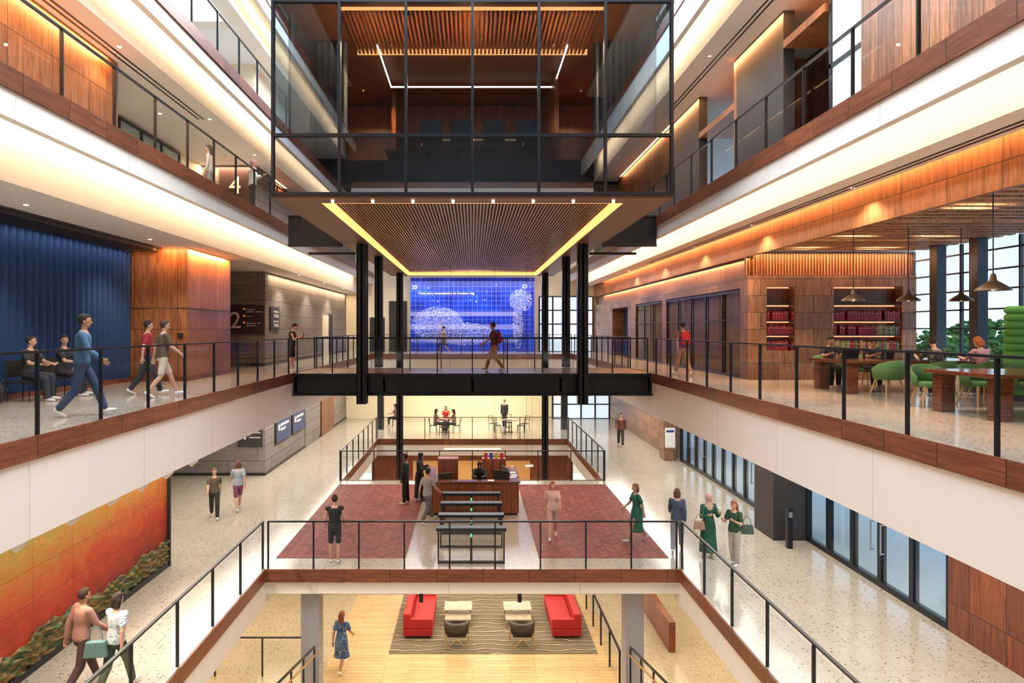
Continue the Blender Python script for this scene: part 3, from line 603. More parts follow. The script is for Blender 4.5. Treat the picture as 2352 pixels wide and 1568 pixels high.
# ================================================================ L1 right door wall
XW=9.48
st('wall_right',XW,XW+.3,YB,13.6,L1,-2.9,WALNR); st('wall_right',XW-.25,XW+.3,31.9,YE,L1,-2.9,WALNT)
k=0
for (ya,yb,n) in((13.6,19.4,5),(20.7,31.2,10)):
    w=(yb-ya)/n
    for i in range(n):
        isd=(i%5 in(1,2)); t=thing('door_%d'%(k%9+5) if isd else 'window_%d'%(k%9+1),(XW,ya+i*w,L1),0,kind='structure'); k+=1
        b=MB().box(0,.14,0,.07,0,3.1).box(0,.14,w-.07,w,0,3.1).box(0,.12,.07,w-.07,0,.14).box(0,.12,.07,w-.07,2.4,2.5).box(0,.12,.07,w-.07,3.0,3.1); obj('frame',b,BLACK,parent=t)
        obj('pane',MB().box(.03,.04,.07,w-.07,.14,3.0),WGLASS,parent=t)
        if isd:
            yy=.2 if i%5==2 else w-.2; b=MB().cyl((-.08,yy,.8),(-.08,yy,1.5),.02).cyl((-.08,yy,.82),(0,yy,.82),.014).cyl((-.08,yy,1.48),(0,yy,1.48),.014); obj('handle',b,SILV,parent=t)
st('wall_right',8.55,XW,19.4,20.7,L1,-2.9,CHAR)
t=thing('card_reader_post',(8.7,18.75,L1),0,label='slim black card reader post by the doors',cat='post'); obj('post',MB().box(-.07,.07,-.08,.08,0,1.1),BLACK,parent=t,bevel=.01); obj('reader',MB().box(-.05,.05,-.09,-.08,.85,1.0),SILV,parent=t)
st('floor',9.6,60,-30,80,-6.3,-6.08,plain('pavement',(.7,.69,.66),.8))
def winwall(name,x0,x1,z0,z1,y,nx,nz):
    t=thing(name,(x0,y,z0),0,kind='structure'); W=x1-x0;H=z1-z0
    b=MB()
    for i in range(nx+1): b.box(i*W/nx-.05,i*W/nx+.05,-.1,.0,0,H)
    for j in range(nz+1): b.box(0,W,-.08,0,j*H/nz-.04,j*H/nz+.04)
    obj('frame',b,BLACK,parent=t); obj('pane',MB().box(0,W,-.04,-.03,0,H),emis('bright_daylight_'+name,(.62,.76,.9),.8),parent=t)
winwall('window_11',4.5,8.1,L2,2.2,45.95,4,4); winwall('window_12',5.4,9.2,L1,-3.1,45.95,4,3)
st('door_12',-6.9,-5.9,45.9,46,L2,L2+2.3,BLACKP)
st('door_13',-5.6,-4.4,45.9,46,L2,L2+3.4,CHAR)
t=thing('window_10',(13.2,4,L2),0,kind='structure'); b=MB()
for y in range(0,9): b.box(-.03,.05,y*2.0+.4,y*2.0+.46,0,3.8)
for z in(.6,1.5,2.0,2.5,3.0,3.5): b.box(-.03,.04,0,16.6,z,z+.04)
obj('frame',b,MULL,parent=t); obj('pane',MB().box(.02,.03,0,16.6,.5,3.8),WGLASS,parent=t)
for y in(17.2,18.7): obj('column',MB().box(-.13,.13,-.15,.15,0,3.85),MULL,loc=(12.75,y,L2),label='dark grey steel window column',cat='column',group='window columns')
st('wall_right',13.2,13.4,YB,20.6,L2,L2+.5,CREAM); st('wall_right',13.2,13.4,YB,4,L2,2.85,CREAM)
def tree(x,y,z,s):
    t=thing('tree',(x,y,z),random.random()*6,label='leafy green tree outside the window',cat='tree',group='trees outside')
    b=MB().cyl((0,0,0),(0,0,2.4*s),.16*s,.09*s)
    for i in range(5):
        a=i*1.26; b.cyl((0,0,1.6*s+i*.12),(math.cos(a)*s,math.sin(a)*s,3*s),.05*s,.02*s,6)
    obj('trunk',b,BARK,parent=t)
    b=MB()
    for i in range(420):
        th=random.random()*6.28; ph=random.uniform(-1,1); r=(1.4*random.random()**.33)*s; q=math.sqrt(1-ph*ph)
        b.ell((r*q*math.cos(th),r*q*math.sin(th),3.2*s+r*ph*.8),(.14*s,.14*s,.08*s),n=6,k=3)
    obj('leaf_canopy',b,LEAF,parent=t)
for x,y,s in((23,23,1.25),(27,28,1.4),(23,31,1.3),(30,40,1.55),(25,37,1.4)): tree(x,y,-6.08,s)
# ================================================================ SHELF BLOCK
Y0=20.3
t=thing('bookcase',(8.6,Y0,L2),0,label='walnut panelled bookcase wall with lit recessed shelves',cat='bookcase')
b=MB()
cols=[(0,.15,None),(.15,1.0,1),(1.0,2.15,None),(2.15,4.2,1),(4.2,4.6,None)]
for x0,x1,o in cols:
    if o: b.box(x0,x1,0,.43,0,.87).box(x0,x1,0,.43,2.78,3.1)
    else: b.box(x0,x1,0,.43,0,3.1)
obj('body',b,WALNT,parent=t)
obj('back_panel',MB().box(0.02,4.58,.4,.44,0.1,3.0),WALNR,parent=t)
for x0,x1 in((.15,1.0),(2.15,4.2)):
    for z in(2.26,1.77,1.34,.87): obj('shelf',MB().box(x0,x1,.04,.4,z-.03,z),BLACK,parent=t)
    for z in(2.77,2.22,1.73,1.3): obj('light_strip',MB().box(x0+.03,x1-.03,.36,.39,z-.03,z),E_SHELF,parent=t)
obj('slat_panel',MB().box(-.4,4.6,.15,.3,3.12,3.8),WSLAT,parent=t)
bk=[plain('book_red',(.26,.015,.025),.5),plain('book_maroon',(.18,.012,.03),.5),plain('book_gold',(.4,.27,.08),.5),plain('book_green',(.1,.18,.07),.5)]
GOLD=plain('gold_label',(.6,.5,.35),.5)
bm=[]
for i,m in enumerate(bk):
    b=MB().box(-.034,.034,0,.2,0,.3,0); b.box(-.018,.018,-.004,0,.21,.235,1)
    bm.append(b.mesh('book',[m,GOLD]))
for x0,x1 in((.2,.98),(2.2,4.15)):
    for r,z in enumerate((1.77,1.34,.87)):
        x=x0
        while x<x1-.04:
            if random.random()<.05: x+=.09; continue
            ty=random.choice((0,0,0,1)) if not(r==2 and x0>2) and not (r==1 and x>3.3) else random.choice((2,3,2,0))
            o=link(bpy.data.objects.new('book',bm[ty])); o.location=(8.6+x+.034,Y0+.07,L2+z); o.scale=(1,1,random.uniform(.82,1.0))
            tag(o,label=('dark red','maroon','gold-brown','olive green')[ty]+' bound law volume on a lit shelf',cat='book',group='bound volumes on the shelves'); x+=.078
# ================================================================ CUBE
CX,CY0,CY1,CZ0,CZ1=4.35,14.9,22.0,2.95,8.4
t=thing('glass_pavilion',(0,CY0,CZ0),0,label='suspended black-framed glass meeting room box',cat='room')
H=CZ1-CZ0; D=CY1-CY0; f=MB(); zs=(0,1.28,4.21,H)
xs=[-CX+i*CX/3 for i in range(7)]
for x in xs: f.box(x-.03,x+.03,-.06,.08,0,H)
for z in zs: f.box(-CX,CX,-.05,.07,z-.035,z+.035)
for sx in(-1,1):
    for i in range(1,6): yy=i*D/5; f.box(sx*CX-.04,sx*CX+.04,yy-.03,yy+.03,0,H)
    for z in zs: f.box(sx*CX-.035,sx*CX+.035,0,D,z-.04,z+.04)
obj('frame',f,BLACK,parent=t)
for i in range(6):
    obj('glass_panel',MB().box(xs[i]+.035,xs[i+1]-.035,0,.02,1.32,H-.04),CGLASS,parent=t)
    obj('spandrel_panel',MB().box(xs[i]+.035,xs[i+1]-.035,0,.02,.04,1.24),SGLASS,parent=t)
for sx in(-1,1):
    obj('glass_panel',MB().box(sx*CX-.01,sx*CX+.01,.05,D,1.32,H-.04),CGLASS,parent=t); obj('spandrel_panel',MB().box(sx*CX-.01,sx*CX+.01,.05,D,.04,1.24),SGLASS,parent=t)
obj('floor_slab',MB().box(-4.2,4.2,.25,D,.36,.8),CHAR,parent=t)
IW=wood('interior_wood',(.26,.07,.025),(.46,.15,.055),1.45,3,rough=.35)
obj('back_wall',MB().box(-4.2,4.2,D-.15,D,.8,4.2),IW,parent=t)
obj('side_wall',MB().box(2.3,2.42,4.2,D-.15,.8,4.2),IW,parent=t); obj('side_wall',MB().box(-2.42,-2.3,5.6,D-.15,.8,4.2),IW,parent=t)
obj('room_ceiling',MB().box(-4.25,4.25,.15,D,4.25,4.4),plain('room_ceiling_brown',(.22,.08,.035),.6),parent=t); obj('roof',MB().box(-4.35,4.35,0,D,H,H+.2),BLACK,parent=t)
b=MB()
for i in range(58): b.box(-2.9+i*.1,-2.85+i*.1,.3,2.6,4.1,4.2)
obj('ceiling_slats',b,IW,parent=t)
b=MB()
for i in range(30): b.box(-1.5+i*.1,-1.45+i*.1,D-.25,D-.15,1.5,3.0)
obj('wall_slats',b,IW,parent=t)
obj('light_cove',MB().box(-2.95,2.95,.24,.28,4.14,4.2).box(-2.95,2.95,2.62,2.66,4.1,4.24),E_ORG,parent=t)
obj('linear_light',MB().box(-2.37,-2.34,2.0,4.9,4.05,4.1).box(2.34,2.37,2.0,4.9,4.05,4.1).box(-2.37,2.37,4.87,4.9,4.05,4.09),E_WHITE,parent=t)
obj('wall_light_line',MB().box(-1.6,1.6,D-.3,D-.27,3.05,3.1).box(-1.63,-1.6,D-.3,D-.27,1.4,3.1).box(1.6,1.63,D-.3,D-.27,1.4,3.1),E_WARM,parent=t)
for sx in(-1,1): curtain(sx*4.05,15.25,21.6,3.78,7.1,GREYC,'grey sheer curtain hanging inside the glass room',.05,.22)
for x0,x1 in((-3.95,-3.1),(3.0,3.95)): curtain(16.9,x0,x1,3.78,7.1,GREYC,'grey sheer curtain panel inside the glass room',.04,.16,axis='x')
t=thing('conference_table',(0,17.6,L3),0,label='long walnut conference table inside the glass room',cat='table')
obj('table_top',MB().box(-2.2,2.2,-.6,.6,.7,.75),TABLE,parent=t,bevel=.01); 
for x in(-1.6,1.6): obj('leg',MB().box(x-.1,x+.1,-.35,.35,0,.7),BLACK,parent=t)
def conf_chair(loc,rot):
    t=thing('office_chair',loc,rot,label='black mesh-back office chair at the conference table',cat='chair',group='conference chairs')
    obj('seat',MB().box(-.24,.24,-.24,.24,.42,.5),BLACKP,parent=t,bevel=.03)
    b=MB()
    R=[[(x,-.24-.05*(1-(x/.24)**2)+dy,z) for x in(-.24,-.12,0,.12,.24)] for z,dy in((.55,0),(.8,-.02),(1.05,-.06))]
    b.rings(R,closed=False); b.cap((-.24,-.24,.55),(-.24,-.3,1.05),.015,n=6).cap((.24,-.24,.55),(.24,-.3,1.05),.015,n=6).cap((-.24,-.3,1.05),(.24,-.3,1.05),.015,n=6)
    obj('backrest',b,BLACKP,parent=t)
    b=MB().cyl((0,0,.08),(0,0,.42),.03)
    for i in range(5): a=i*1.257; b.cap((0,0,.09),(.28*math.cos(a),.28*math.sin(a),.04),.02,.015,n=6)
    obj('base',b,SILV,parent=t); return t
c0=conf_chair((-.95,16.0,L3),0)
for x in(-.25,.5,1.25): copy_thing(c0,(x,16.0,L3),0)
t=thing('soffit_canopy',(0,CY0,2.9),0,label='bronze soffit with slatted wood ceiling and glowing edge',cat='ceiling canopy')
SOF=plain('soffit_bronze',(.17,.09,.06),.45); yb=36.6-CY0
b=MB().box(-4.35,4.35,0,.6,-.04,.05).box(-4.35,-3.42,.6,yb,-.04,.05).box(3.42,4.35,.6,yb,-.04,.05).box(-4.35,4.35,yb-.4,yb,-.04,.05); obj('border_panel',b,SOF,parent=t)
obj('backing',MB().box(-4.3,4.3,.1,yb-.02,.28,.34),CHAR,parent=t)
SL=wood('soffit_slat_wood',(.3,.15,.09),(.52,.29,.18),60,60)
b=MB()
for i in range(80): x=-3.26+i*.0825; b.box(x-.02,x+.02,.74,yb-.5,.1,.17)
obj('slat_panel',b,SL,parent=t)
CA=emis('cove_amber',(1,.4,.12),2.1)
b=MB().box(-3.42,-3.39,.6,yb-.4,-.04,.22).box(3.39,3.42,.6,yb-.4,-.04,.22).box(-3.4,3.4,.6,.63,-.04,.22).box(-3.4,3.4,yb-.43,yb-.4,-.04,.22); obj('light_strip',b,CA,parent=t)
b=MB().box(-4.35,-4.3,.3,yb,.05,.5).box(4.3,4.35,.3,yb,.05,.5); obj('edge_beam',b,BLACK,parent=t)
st('wall_pavilion',-4.3,4.3,22.0,36.6,3.45,8.4,WALN)
for i in range(8):
    x=-3.1+i*.89; wobj('spotlight',MB().cyl((x,15.15,2.8),(x,15.15,2.86),.03,.035),E_WHITE,label='small round spotlight under the glass room',cat='light',group='spotlights under the glass room')
for sx in(-1,1):
    for y,z0,z1,w in((22.95,-2.5,2.86,.17),(27,-1.5,2.86,.15),(34.8,L0,2.86,.16)):
        b=MB().box(-w,w,-w,-w+.04,0,z1-z0).box(-w,w,w-.04,w,0,z1-z0).box(-.03,.03,-w,w,0,z1-z0).box(-w,-w+.03,-w,w,0,z1-z0)
        obj('steel_column',b,BLACK,loc=(sx*3.7,y,z0),label='black steel column supporting the glass room',cat='column',group='black steel columns')
    obj('steel_column',MB().box(-.18,.18,-.18,.18,0,3.1),BLACK,loc=(sx*5.5,41,L1),label='black steel column beside the cafe area',cat='column',group='black steel columns')
    t=thing('link_bridge',(sx*5.25,22.8,2.77),0,label='black steel link from glass room to the gallery',cat='bridge')
    obj('beam',MB().box(-.9,.9,0,.1,.0,1.03).box(-.9,.9,-.06,.16,0,.05).box(-.9,.9,-.06,.16,.98,1.03),BLACK,parent=t); obj('deck',MB().box(-.9,.9,.1,3,.85,.98),CHAR,parent=t)
    wobj('steel_beam',MB().box(sx*4.0,sx*5.6,23.3,23.45,2.55,2.63),BLACK,label='thin black steel brace beam',cat='beam')
    obj('column',MB().box(-.23,.23,-.25,.25,0,3.08),COLG,loc=(sx*4.13,17.6,L0),label='square grey painted column',cat='column')
for x in(-1.3,1.2): wobj('ceiling_bracket',MB().box(x-.05,x+.05,17.3,17.4,-6.92,-6.62),BLACK,label='small black hanging bracket under the slab',cat='bracket')
# ================================================================ RAILINGS
def railing(a,b,z,n,label,h=1.2,last=True):
    dx,dy=b[0]-a[0],b[1]-a[1]; Ln=math.hypot(dx,dy)
    t=thing('railing',(a[0],a[1],z),math.atan2(dy,dx),label=label,cat='railing')
    w=Ln/n
    pm=MB().box(-.012,.012,-.025,.025,-.02,h-.03).mesh('post',[BLACK])
    gm=MB().box(.03,w-.03,-.006,.006,.04,h-.1).mesh('glass_panel',[GLASS])
    for i in range(n+(1 if last else 0)):
        o=link(bpy.data.objects.new('post',pm)); o.location=(i*w,0,0); o.parent=t; o.scale=(1.6,1,1)
    for i in range(n):
        o=link(bpy.data.objects.new('glass_panel',gm)); o.location=(i*w,0,0); o.parent=t
    obj('top_rail',MB().box(-.02,Ln+.02,-.028,.028,h-.035,h),BLACK,parent=t)
GL='black metal and glass guardrail at the '
railing((-5.12,17.12),(5.12,17.12),L1,9,GL+'lobby overlook edge')
for s in(-1,1):
    railing((s*5.25,.6),(s*5.25,17.1),L1,10,GL+'lobby side opening')
    railing((s*5.25,27.1),(s*5.25,37.3),L1,7,GL+'stair opening side')
    railing((s*6.15,-1.9),(s*6.15,22.85),L2,15,GL+'second floor gallery')
    railing((s*6.15,26.6),(s*6.15,41.1),L2,10,GL+'gallery beyond the footbridge')
railing((-5.2,27.05),(5.2,27.05),L1,8,GL+'near stair opening'); railing((-5.2,37.4),(5.2,37.4),L1,8,GL+'cafe edge')
railing((-6,23.4),(6,23.4),L2,10,GL+'front of the footbridge'); railing((-6,26.3),(6,26.3),L2,10,GL+'rear of the footbridge'); railing((-6,41.3),(6,41.3),L2,9,GL+'far second floor edge')
railing((-6.74,1.3),(-6.74,22.75),L3,13,GL+'third floor gallery'); railing((6.24,1.3),(6.24,27.7),L3,16,GL+'opposite third floor gallery')
railing((-6.68,8),(-6.68,24.5),7.15,10,GL+'upper gallery'); railing((6.24,8),(6.24,24.5),9.86,10,GL+'top gallery')
# ================================================================ DESK, GATES
t=thing('reception_desk',(0,22.0,L1),0,label='walnut U-shaped security reception desk',cat='desk')
DW=wood('desk_walnut',(.15,.04,.015),(.36,.11,.04),.28,20,rough=.3)
b=MB().box(-1.5,1.5,0,.12,.08,1.05).box(-1.5,-1.38,.12,2.3,.08,1.05).box(1.38,1.5,.12,2.3,.08,1.05); obj('body',b,DW,parent=t)
obj('plinth',MB().box(-1.46,1.46,.04,2.26,0,.08),BLACKP,parent=t); obj('platform',MB().box(-1.38,1.38,.12,2.26,.08,.22),BLACKP,parent=t)
obj('worktop',MB().box(-1.38,1.38,.12,.75,.82,.86).box(-1.38,-.8,.75,2.2,.82,.86).box(.8,1.38,.75,2.2,.82,.86),DW,parent=t)
obj('counter_top',MB().box(-1.55,1.55,-.05,.28,1.05,1.1).box(-1.55,-1.25,.28,2.35,1.05,1.1).box(1.25,1.55,.28,2.35,1.05,1.1),TABLE,parent=t,bevel=.008)
obj('cabinet',MB().box(-1.2,-.5,1.7,2.2,.2,1.5),DW,parent=t)
obj('rear_counter',MB().box(.35,1.2,2.5,2.9,0,1.35),DW,parent=t)
def monitor(x,y,z,rot,s=1,label='black desktop monitor on the desk'):
    t=thing('computer_monitor',(x,y,z),rot,label=label,cat='monitor')
    obj('screen',MB().box(-.27*s,.27*s,-.015,.015,.12*s,.45*s),BLACKP,parent=t,bevel=.005); obj('display',MB().box(-.25*s,.25*s,.015,.018,.14*s,.43*s),emis('display_%d'%random.randint(0,99999),(.5,.6,.75),.8),parent=t)
    obj('stand',MB().box(-.02,.02,-.03,0,0,.15*s).box(-.1,.1,-.07,.07,0,.012),BLACKP,parent=t)
monitor(.95,22.5,L1+.86,-.5,1.1); monitor(1.1,23.1,L1+.86,-1.3,1.1); monitor(-.9,22.5,L1+.86,.4,.9)
for i,(x,y) in enumerate(((1.35,22.6),(1.4,22.9),(1.38,23.3),(.6,22.05))): wobj('paper_stack',MB().box(x-.1,x+.1,y-.08,y+.08,L1+1.1,L1+1.115+.005*i),PAPER,label='small stack of white papers on the counter',cat='paper')
wobj('paper_cup',MB().cyl((1.4,23.9,L1+1.1),(1.4,23.9,L1+1.22),.03,.04),PAPER,label='white paper cup on the counter',cat='cup')
for i,c in enumerate(((.5,.02,.02),(.02,.08,.4),(.5,.35,.03),(.5,.02,.02))): wobj('brochure',MB().box(.42+i*.19,.55+i*.19,24.55,24.57,L1+1.35,L1+1.55),cloth(c),label='small coloured brochure standing on the rear counter',cat='brochure',group='brochures')
t=thing('office_chair',(.25,23.3,L1+.22),math.pi,label='black office chair behind the reception desk',cat='chair'); obj('seat',MB().box(-.24,.24,-.24,.24,.36,.42),BLACKP,parent=t,bevel=.03); obj('backrest',MB().box(-.22,.22,-.3,-.25,.5,.95),BLACKP,parent=t,bevel=.02)
b=MB().cyl((0,0,.08),(0,0,.36),.03)
for i in range(5): a=i*1.257; b.cap((0,0,.09),(.28*math.cos(a),.28*math.sin(a),.04),.02,.015,n=6)
obj('base',b,SILV,parent=t)
def gate(y):
    t=thing('security_gate',(-.03,y,L1),0,label='black framed glass security gate barrier',cat='turnstile',group='security gates in a row')
    b=MB().box(-.86,-.82,-.05,.05,0,.88).box(.82,.86,-.05,.05,0,.88).box(-.86,.86,-.04,.04,.02,.07).box(-.03,.03,-.06,.06,0,.88); obj('frame',b,BLACK,parent=t)
    obj('top_cap',MB().box(-.9,.9,-.14,.14,.86,.94),BLACK,parent=t,bevel=.008)
    for s in(-1,1): obj('glass_wing',MB().box(min(s*.05,s*.8),max(s*.05,s*.8),-.008,.008,.12,.84),GLASS,parent=t)
    obj('indicator_light',MB().box(-.02,.02,-.075,-.06,.7,.78),E_GRN,parent=t)
for y in(17.5,18.75,20.0,21.2): gate(y)
# ================================================================ READING ROOM
def big_table(x0,x1,y0,y1,label):
    t=thing('table',(x0,y0,L2),0,label=label,cat='table'); W=x1-x0;Dp=y1-y0
    obj('table_top',MB().box(0,W,0,Dp,.7,.77),TABLE,parent=t,bevel=.01)
    for x in(.1,W-.35):
        for y in(.08,Dp-.33): obj('leg',MB().box(x,x+.25,y,y+.25,0,.7),TABLE,parent=t,bevel=.006)
big_table(8.6,12.2,15.75,17.45,'long dark walnut study table with block legs'); big_table(8.4,12.0,10.95,12.7,'long dark walnut reading table with block legs')
def green_chair():
    t=thing('chair',(0,0,0),0,label='green upholstered barrel chair with splayed oak legs',cat='chair',group='green barrel chairs')
    b=MB(); R=[]
    for z,r in((.38,.24),(.42,.27),(.47,.27),(.49,.25)): R.append([(r*math.cos(i*math.pi/10),r*math.sin(i*math.pi/10)*.95,z) for i in range(20)])
    obj('seat',b.rings(R),GREENU,parent=t,smooth=True)
    b=MB(); n=20; R=[]
    for i in range(n+1):
        a=math.radians(160+220*i/n); u=abs(i/n-.5)*2; top=.82-.2*u*u; r0,r1=.25,.31
        c,s=math.cos(a),math.sin(a)
        R.append([(c*r0,s*r0,.4),(c*(r0+.05),s*(r0+.05),.4),(c*(r1+.03),s*(r1+.03),top-.02),(c*(r1+.01),s*(r1+.01),top),(c*(r1-.02),s*(r1-.02),top-.02)])
    obj('backrest',b.rings(R),GREENU,parent=t,smooth=True)
    for x,y in((-1,-1),(1,-1),(1,1),(-1,1)): obj('leg',MB().cyl((x*.16,y*.16,.4),(x*.25,y*.25,0),.024,.013,8),OAKL,parent=t)
    return t
gc=green_chair(); gc.location=(9.25,15.2,L2); gc.rotation_euler=(0,0,.15)
for x,y,r in((10.25,15.0,0),(11.3,15.0,0),(9.35,18.0,3.14),(10.35,18.0,3.2),(8.85,13.2,3.0),(9.9,13.35,3.25),(10.8,13.25,3.1),(10.3,10.5,.1),(9.3,10.4,-.1),(11.2,10.5,.05)):
    copy_thing(gc,(x,y,L2),r)
def pendant(x,y,z,s=1):
    t=thing('pendant_lamp',(x,y,z),0,label='bronze cone pendant lamp on a thin cord',cat='lamp',group='pendant lamps over the tables')
    b=MB(); R=[[(r*s*math.cos(i*math.pi/12),r*s*math.sin(i*math.pi/12),q*s) for i in range(24)] for r,q in((.235,0),(.225,.03),(.1,.12),(.05,.15),(.035,.24),(.015,.26))]
    obj('lamp_shade',b.rings(R,caps=False),BRONZE,parent=t,smooth=True); obj('cord',MB().cyl((0,0,.25*s),(0,0,2.3-z),.01,n=6),BLACKP,parent=t); obj('bulb',MB().ell((0,0,.05),(.05,.05,.05)),E_WHITE,parent=t,smooth=True)
for x,y,z,s in((8.65,15.5,.64,1.05),(9.9,15.5,.64,1.05),(11.1,15.5,.64,1.05),(8.62,11.3,.64,1.1)): pendant(x,y,z,s)
def laptop(x,y,rot,label='open black laptop on a study table'):
    t=thing('laptop',(x,y,L2+.77),rot,label=label,cat='laptop')
    obj('keyboard_base',MB().box(-.17,.17,-.12,.12,0,.018),BLACKP,parent=t,bevel=.004); b=MB(); b.add([(-.17,.12,.018),(.17,.12,.018),(.17,.2,.24),(-.17,.2,.24),(-.17,.13,.015),(.17,.13,.015),(.17,.21,.237),(-.17,.21,.237)],[(0,1,2,3),(7,6,5,4),(0,4,5,1),(2,6,7,3),(1,5,6,2),(0,3,7,4)]); obj('screen',b,BLACKP,parent=t)
laptop(9.45,17.15,math.pi); laptop(10.3,17.1,math.pi+.1); laptop(10.5,16.05,0,'open laptop beside papers on a study table')
t=thing('water_bottle',(9.9,16.4,L2+.77),0,label='clear water bottle with white label on a table',cat='bottle'); obj('bottle_body',MB().rings([[(r*math.cos(i*.524),r*math.sin(i*.524),z) for i in range(12)] for r,z in((.035,0),(.036,.15),(.015,.2),(.014,.22))]),WGLASS,parent=t,smooth=True); obj('cap',MB().cyl((0,0,.22),(0,0,.24),.016),PAPER,parent=t)
t=thing('booth_sofa',(11.15,14.2,L2),0,label='bright green channel-tufted high-back booth sofa',cat='sofa')
b=MB()
for i in range(11): z=.35+i*.155; b.cap((0,0,z),(1.7,0,z),.085,n=12)
obj('backrest',b,GREENB,parent=t,smooth=True); obj('seat',MB().box(0,1.7,.02,.45,.1,.45),GREENB,parent=t,bevel=.04); obj('base',MB().box(.05,1.65,0,.42,0,.1),BLACKP,parent=t)
def side_chair(x,y,rot,label):
    t=thing('chair',(x,y,L2),rot,label=label,cat='chair')
    obj('seat',MB().box(-.25,.25,-.25,.25,.38,.43),BLACKP,parent=t,bevel=.02); obj('backrest',MB().box(-.25,.25,-.28,-.24,.5,.85),BLACKP,parent=t,bevel=.015)
    for a in(-1,1):
        for c in(-1,1): obj('leg',MB().cyl((a*.23,c*.23,0),(a*.23,c*.23,.4),.012),BLACK,parent=t)
side_chair(-9.35,14.3,-1.6,'black upholstered chair against the blue curtain'); side_chair(-9.3,15.4,-1.54,'black upholstered chair near the blue curtain')
backpack((-9.5,13.6,L2+.04),.4,cloth((.03,.02,.022)),'black backpack resting on the floor by a chair')
# ================================================================ CAFE and L0 furniture
def cafe_chair():
    t=thing('chair',(0,0,0),0,label='black wire cafe chair',cat='chair',group='cafe chairs')
    obj('seat',MB().box(-.2,.2,-.2,.2,.4,.43),BLACKP,parent=t,bevel=.01)
    b=MB().cap((-.19,-.2,.46),(-.19,-.25,.85),.016,n=6).cap((.19,-.2,.46),(.19,-.25,.85),.016,n=6).cap((-.19,-.25,.85),(.19,-.25,.85),.016,n=6).cap((-.19,-.23,.68),(.19,-.23,.68),.016,n=6); obj('backrest',b,BLACKP,parent=t)
    for a in(-1,1):
        for c in(-1,1): obj('leg',MB().cyl((a*.2,c*.2,0),(a*.18,c*.18,.43),.016,n=6),BLACK,parent=t)
    return t
cc=None
for cx in(-1.6,2.15):
    t=thing('table',(cx,39.9,L1),0,label='round pale cafe table on a black pedestal',cat='table',group='cafe tables'); obj('table_top',MB().cyl((0,0,.7),(0,0,.73),.48,n=28),MARB,parent=t); obj('pedestal',MB().cyl((0,0,0),(0,0,.7),.03).cyl((0,0,0),(0,0,.02),.25,n=20),BLACK,parent=t)
    for dx,dy,r in((-.68,-.15,-1.4),(.68,-.2,1.4),(0,1.2,3.1),(-.1,-.85,0),(-.9,.7,-2.2),(.95,.6,2.2)):
        if cx<0 and abs(dx)>.8: continue
        if cc is None: cc=cafe_chair(); cc.location=(cx+dx,39.9+dy,L1); cc.rotation_euler=(0,0,r)
        else: copy_thing(cc,(cx+dx,39.9+dy,L1),r)
copy_thing(cc,(-4.75,42.4,L1),1.57)
for x,y,z,L in((-2.2,40.5,-3.6,2.2),(0,32,-5.6,2.6),(2.5,30,-6.0,.3)):
    t=thing('pendant_lamp',(x,y,z),0,label='linear brass pendant light on thin wires',cat='lamp'); obj('lamp_tube',MB().cap((-L/2,0,0),(L/2,0,0),.03,n=10),E_WHITE,parent=t,smooth=True); obj('frame',MB().box(-L/2,L/2,-.03,.03,.05,.08),BRASS,parent=t)
    for s in(-1,1): obj('wire',MB().cyl((s*L*.4,0,.08),(s*L*.4,0,(-2.9 if y>38 else 2.86)-z),.006,n=6),BLACK,parent=t)
st('wall_end',-5.6,5.6,38.0,38.2,L0,-6.9,WALNR)
st('wall_end',-3.3,3.2,37.92,38.0,L0+.5,-7.3,OAKL)
st('floor',-4.2,4.25,-2,38,-9.9,L0,OAK); st('floor',-14,-4.2,-2,38,-9.9,L0,TERR); st('floor',4.25,14,-2,38,-9.9,L0,TERR)
st('wall_left',-8.4,-8.2,-2,38,L0,-6.9,CREAM); st('wall_right',8.2,8.4,-2,38,L0,-6.9,CREAM); st('wall_right',5.9,6.1,20.5,23.5,L0,L0+.9,WALNR)
def rugm():
    m,nt,p=base('striped_rug_wool'); x,y,z=POS(nt); w=M_(nt,'FRACT',M_(nt,'ADD',M_(nt,'MULTIPLY',y,3.2),M_(nt,'MULTIPLY',NOISE(nt,XYZ(nt,M_(nt,'MULTIPLY',x,.7),y),1.3,3),1.6)))
    w2=NOISE(nt,XYZ(nt,M_(nt,'MULTIPLY',x,3.),M_(nt,'MULTIPLY',y,30.)),1.,4)
    c=RAMP(nt,w,[(0,(.13,.11,.09)),(.45,(.22,.19,.15)),(.75,(.12,.1,.085)),(.88,(.12,.1,.085)),(.9,(.7,.64,.52)),(.97,(.7,.64,.52)),(1,(.14,.12,.1))]); c=MIX(nt,M_(nt,'MULTIPLY',w2,.6),c,(.08,.07,.06)); nt.links.new(c,p.inputs['Base Color']); p.inputs['Roughness'].default_value=.95; return m
wobj('rug',MB().box(-2.5,3.75,20.4,25.4,L0,L0+.015),rugm(),label='dark rug with wavy cream stripes',cat='rug')
def sofa(x,m):
    t=thing('sofa',(x,21.35,L0+.015),0,label='long red upholstered sofa on the striped rug',cat='sofa',group='red sofas'); w=.92
    X=lambda a,b:(a,b) if m>0 else (w-b,w-a)
    obj('base',MB().box(*X(0,w),0,2.5,.08,.3),REDS,parent=t,bevel=.02); obj('seat_cushion',MB().box(*X(.24,w+.01),.14,2.36,.3,.45),REDS,parent=t,bevel=.04)
    obj('backrest',MB().box(*X(0,.24),0,2.5,.3,.78),REDS,parent=t,bevel=.04)
    for y in(0,2.36): obj('armrest',MB().box(*X(.2,w),y,y+.14,.3,.62),REDS,parent=t,bevel=.03)
    for a in(.08,w-.12):
        for y in(.1,2.34): obj('leg',MB().box(a,a+.04,y,y+.04,0,.08),BLACK,parent=t)
sofa(-2.17,1); sofa(2.5,-1)
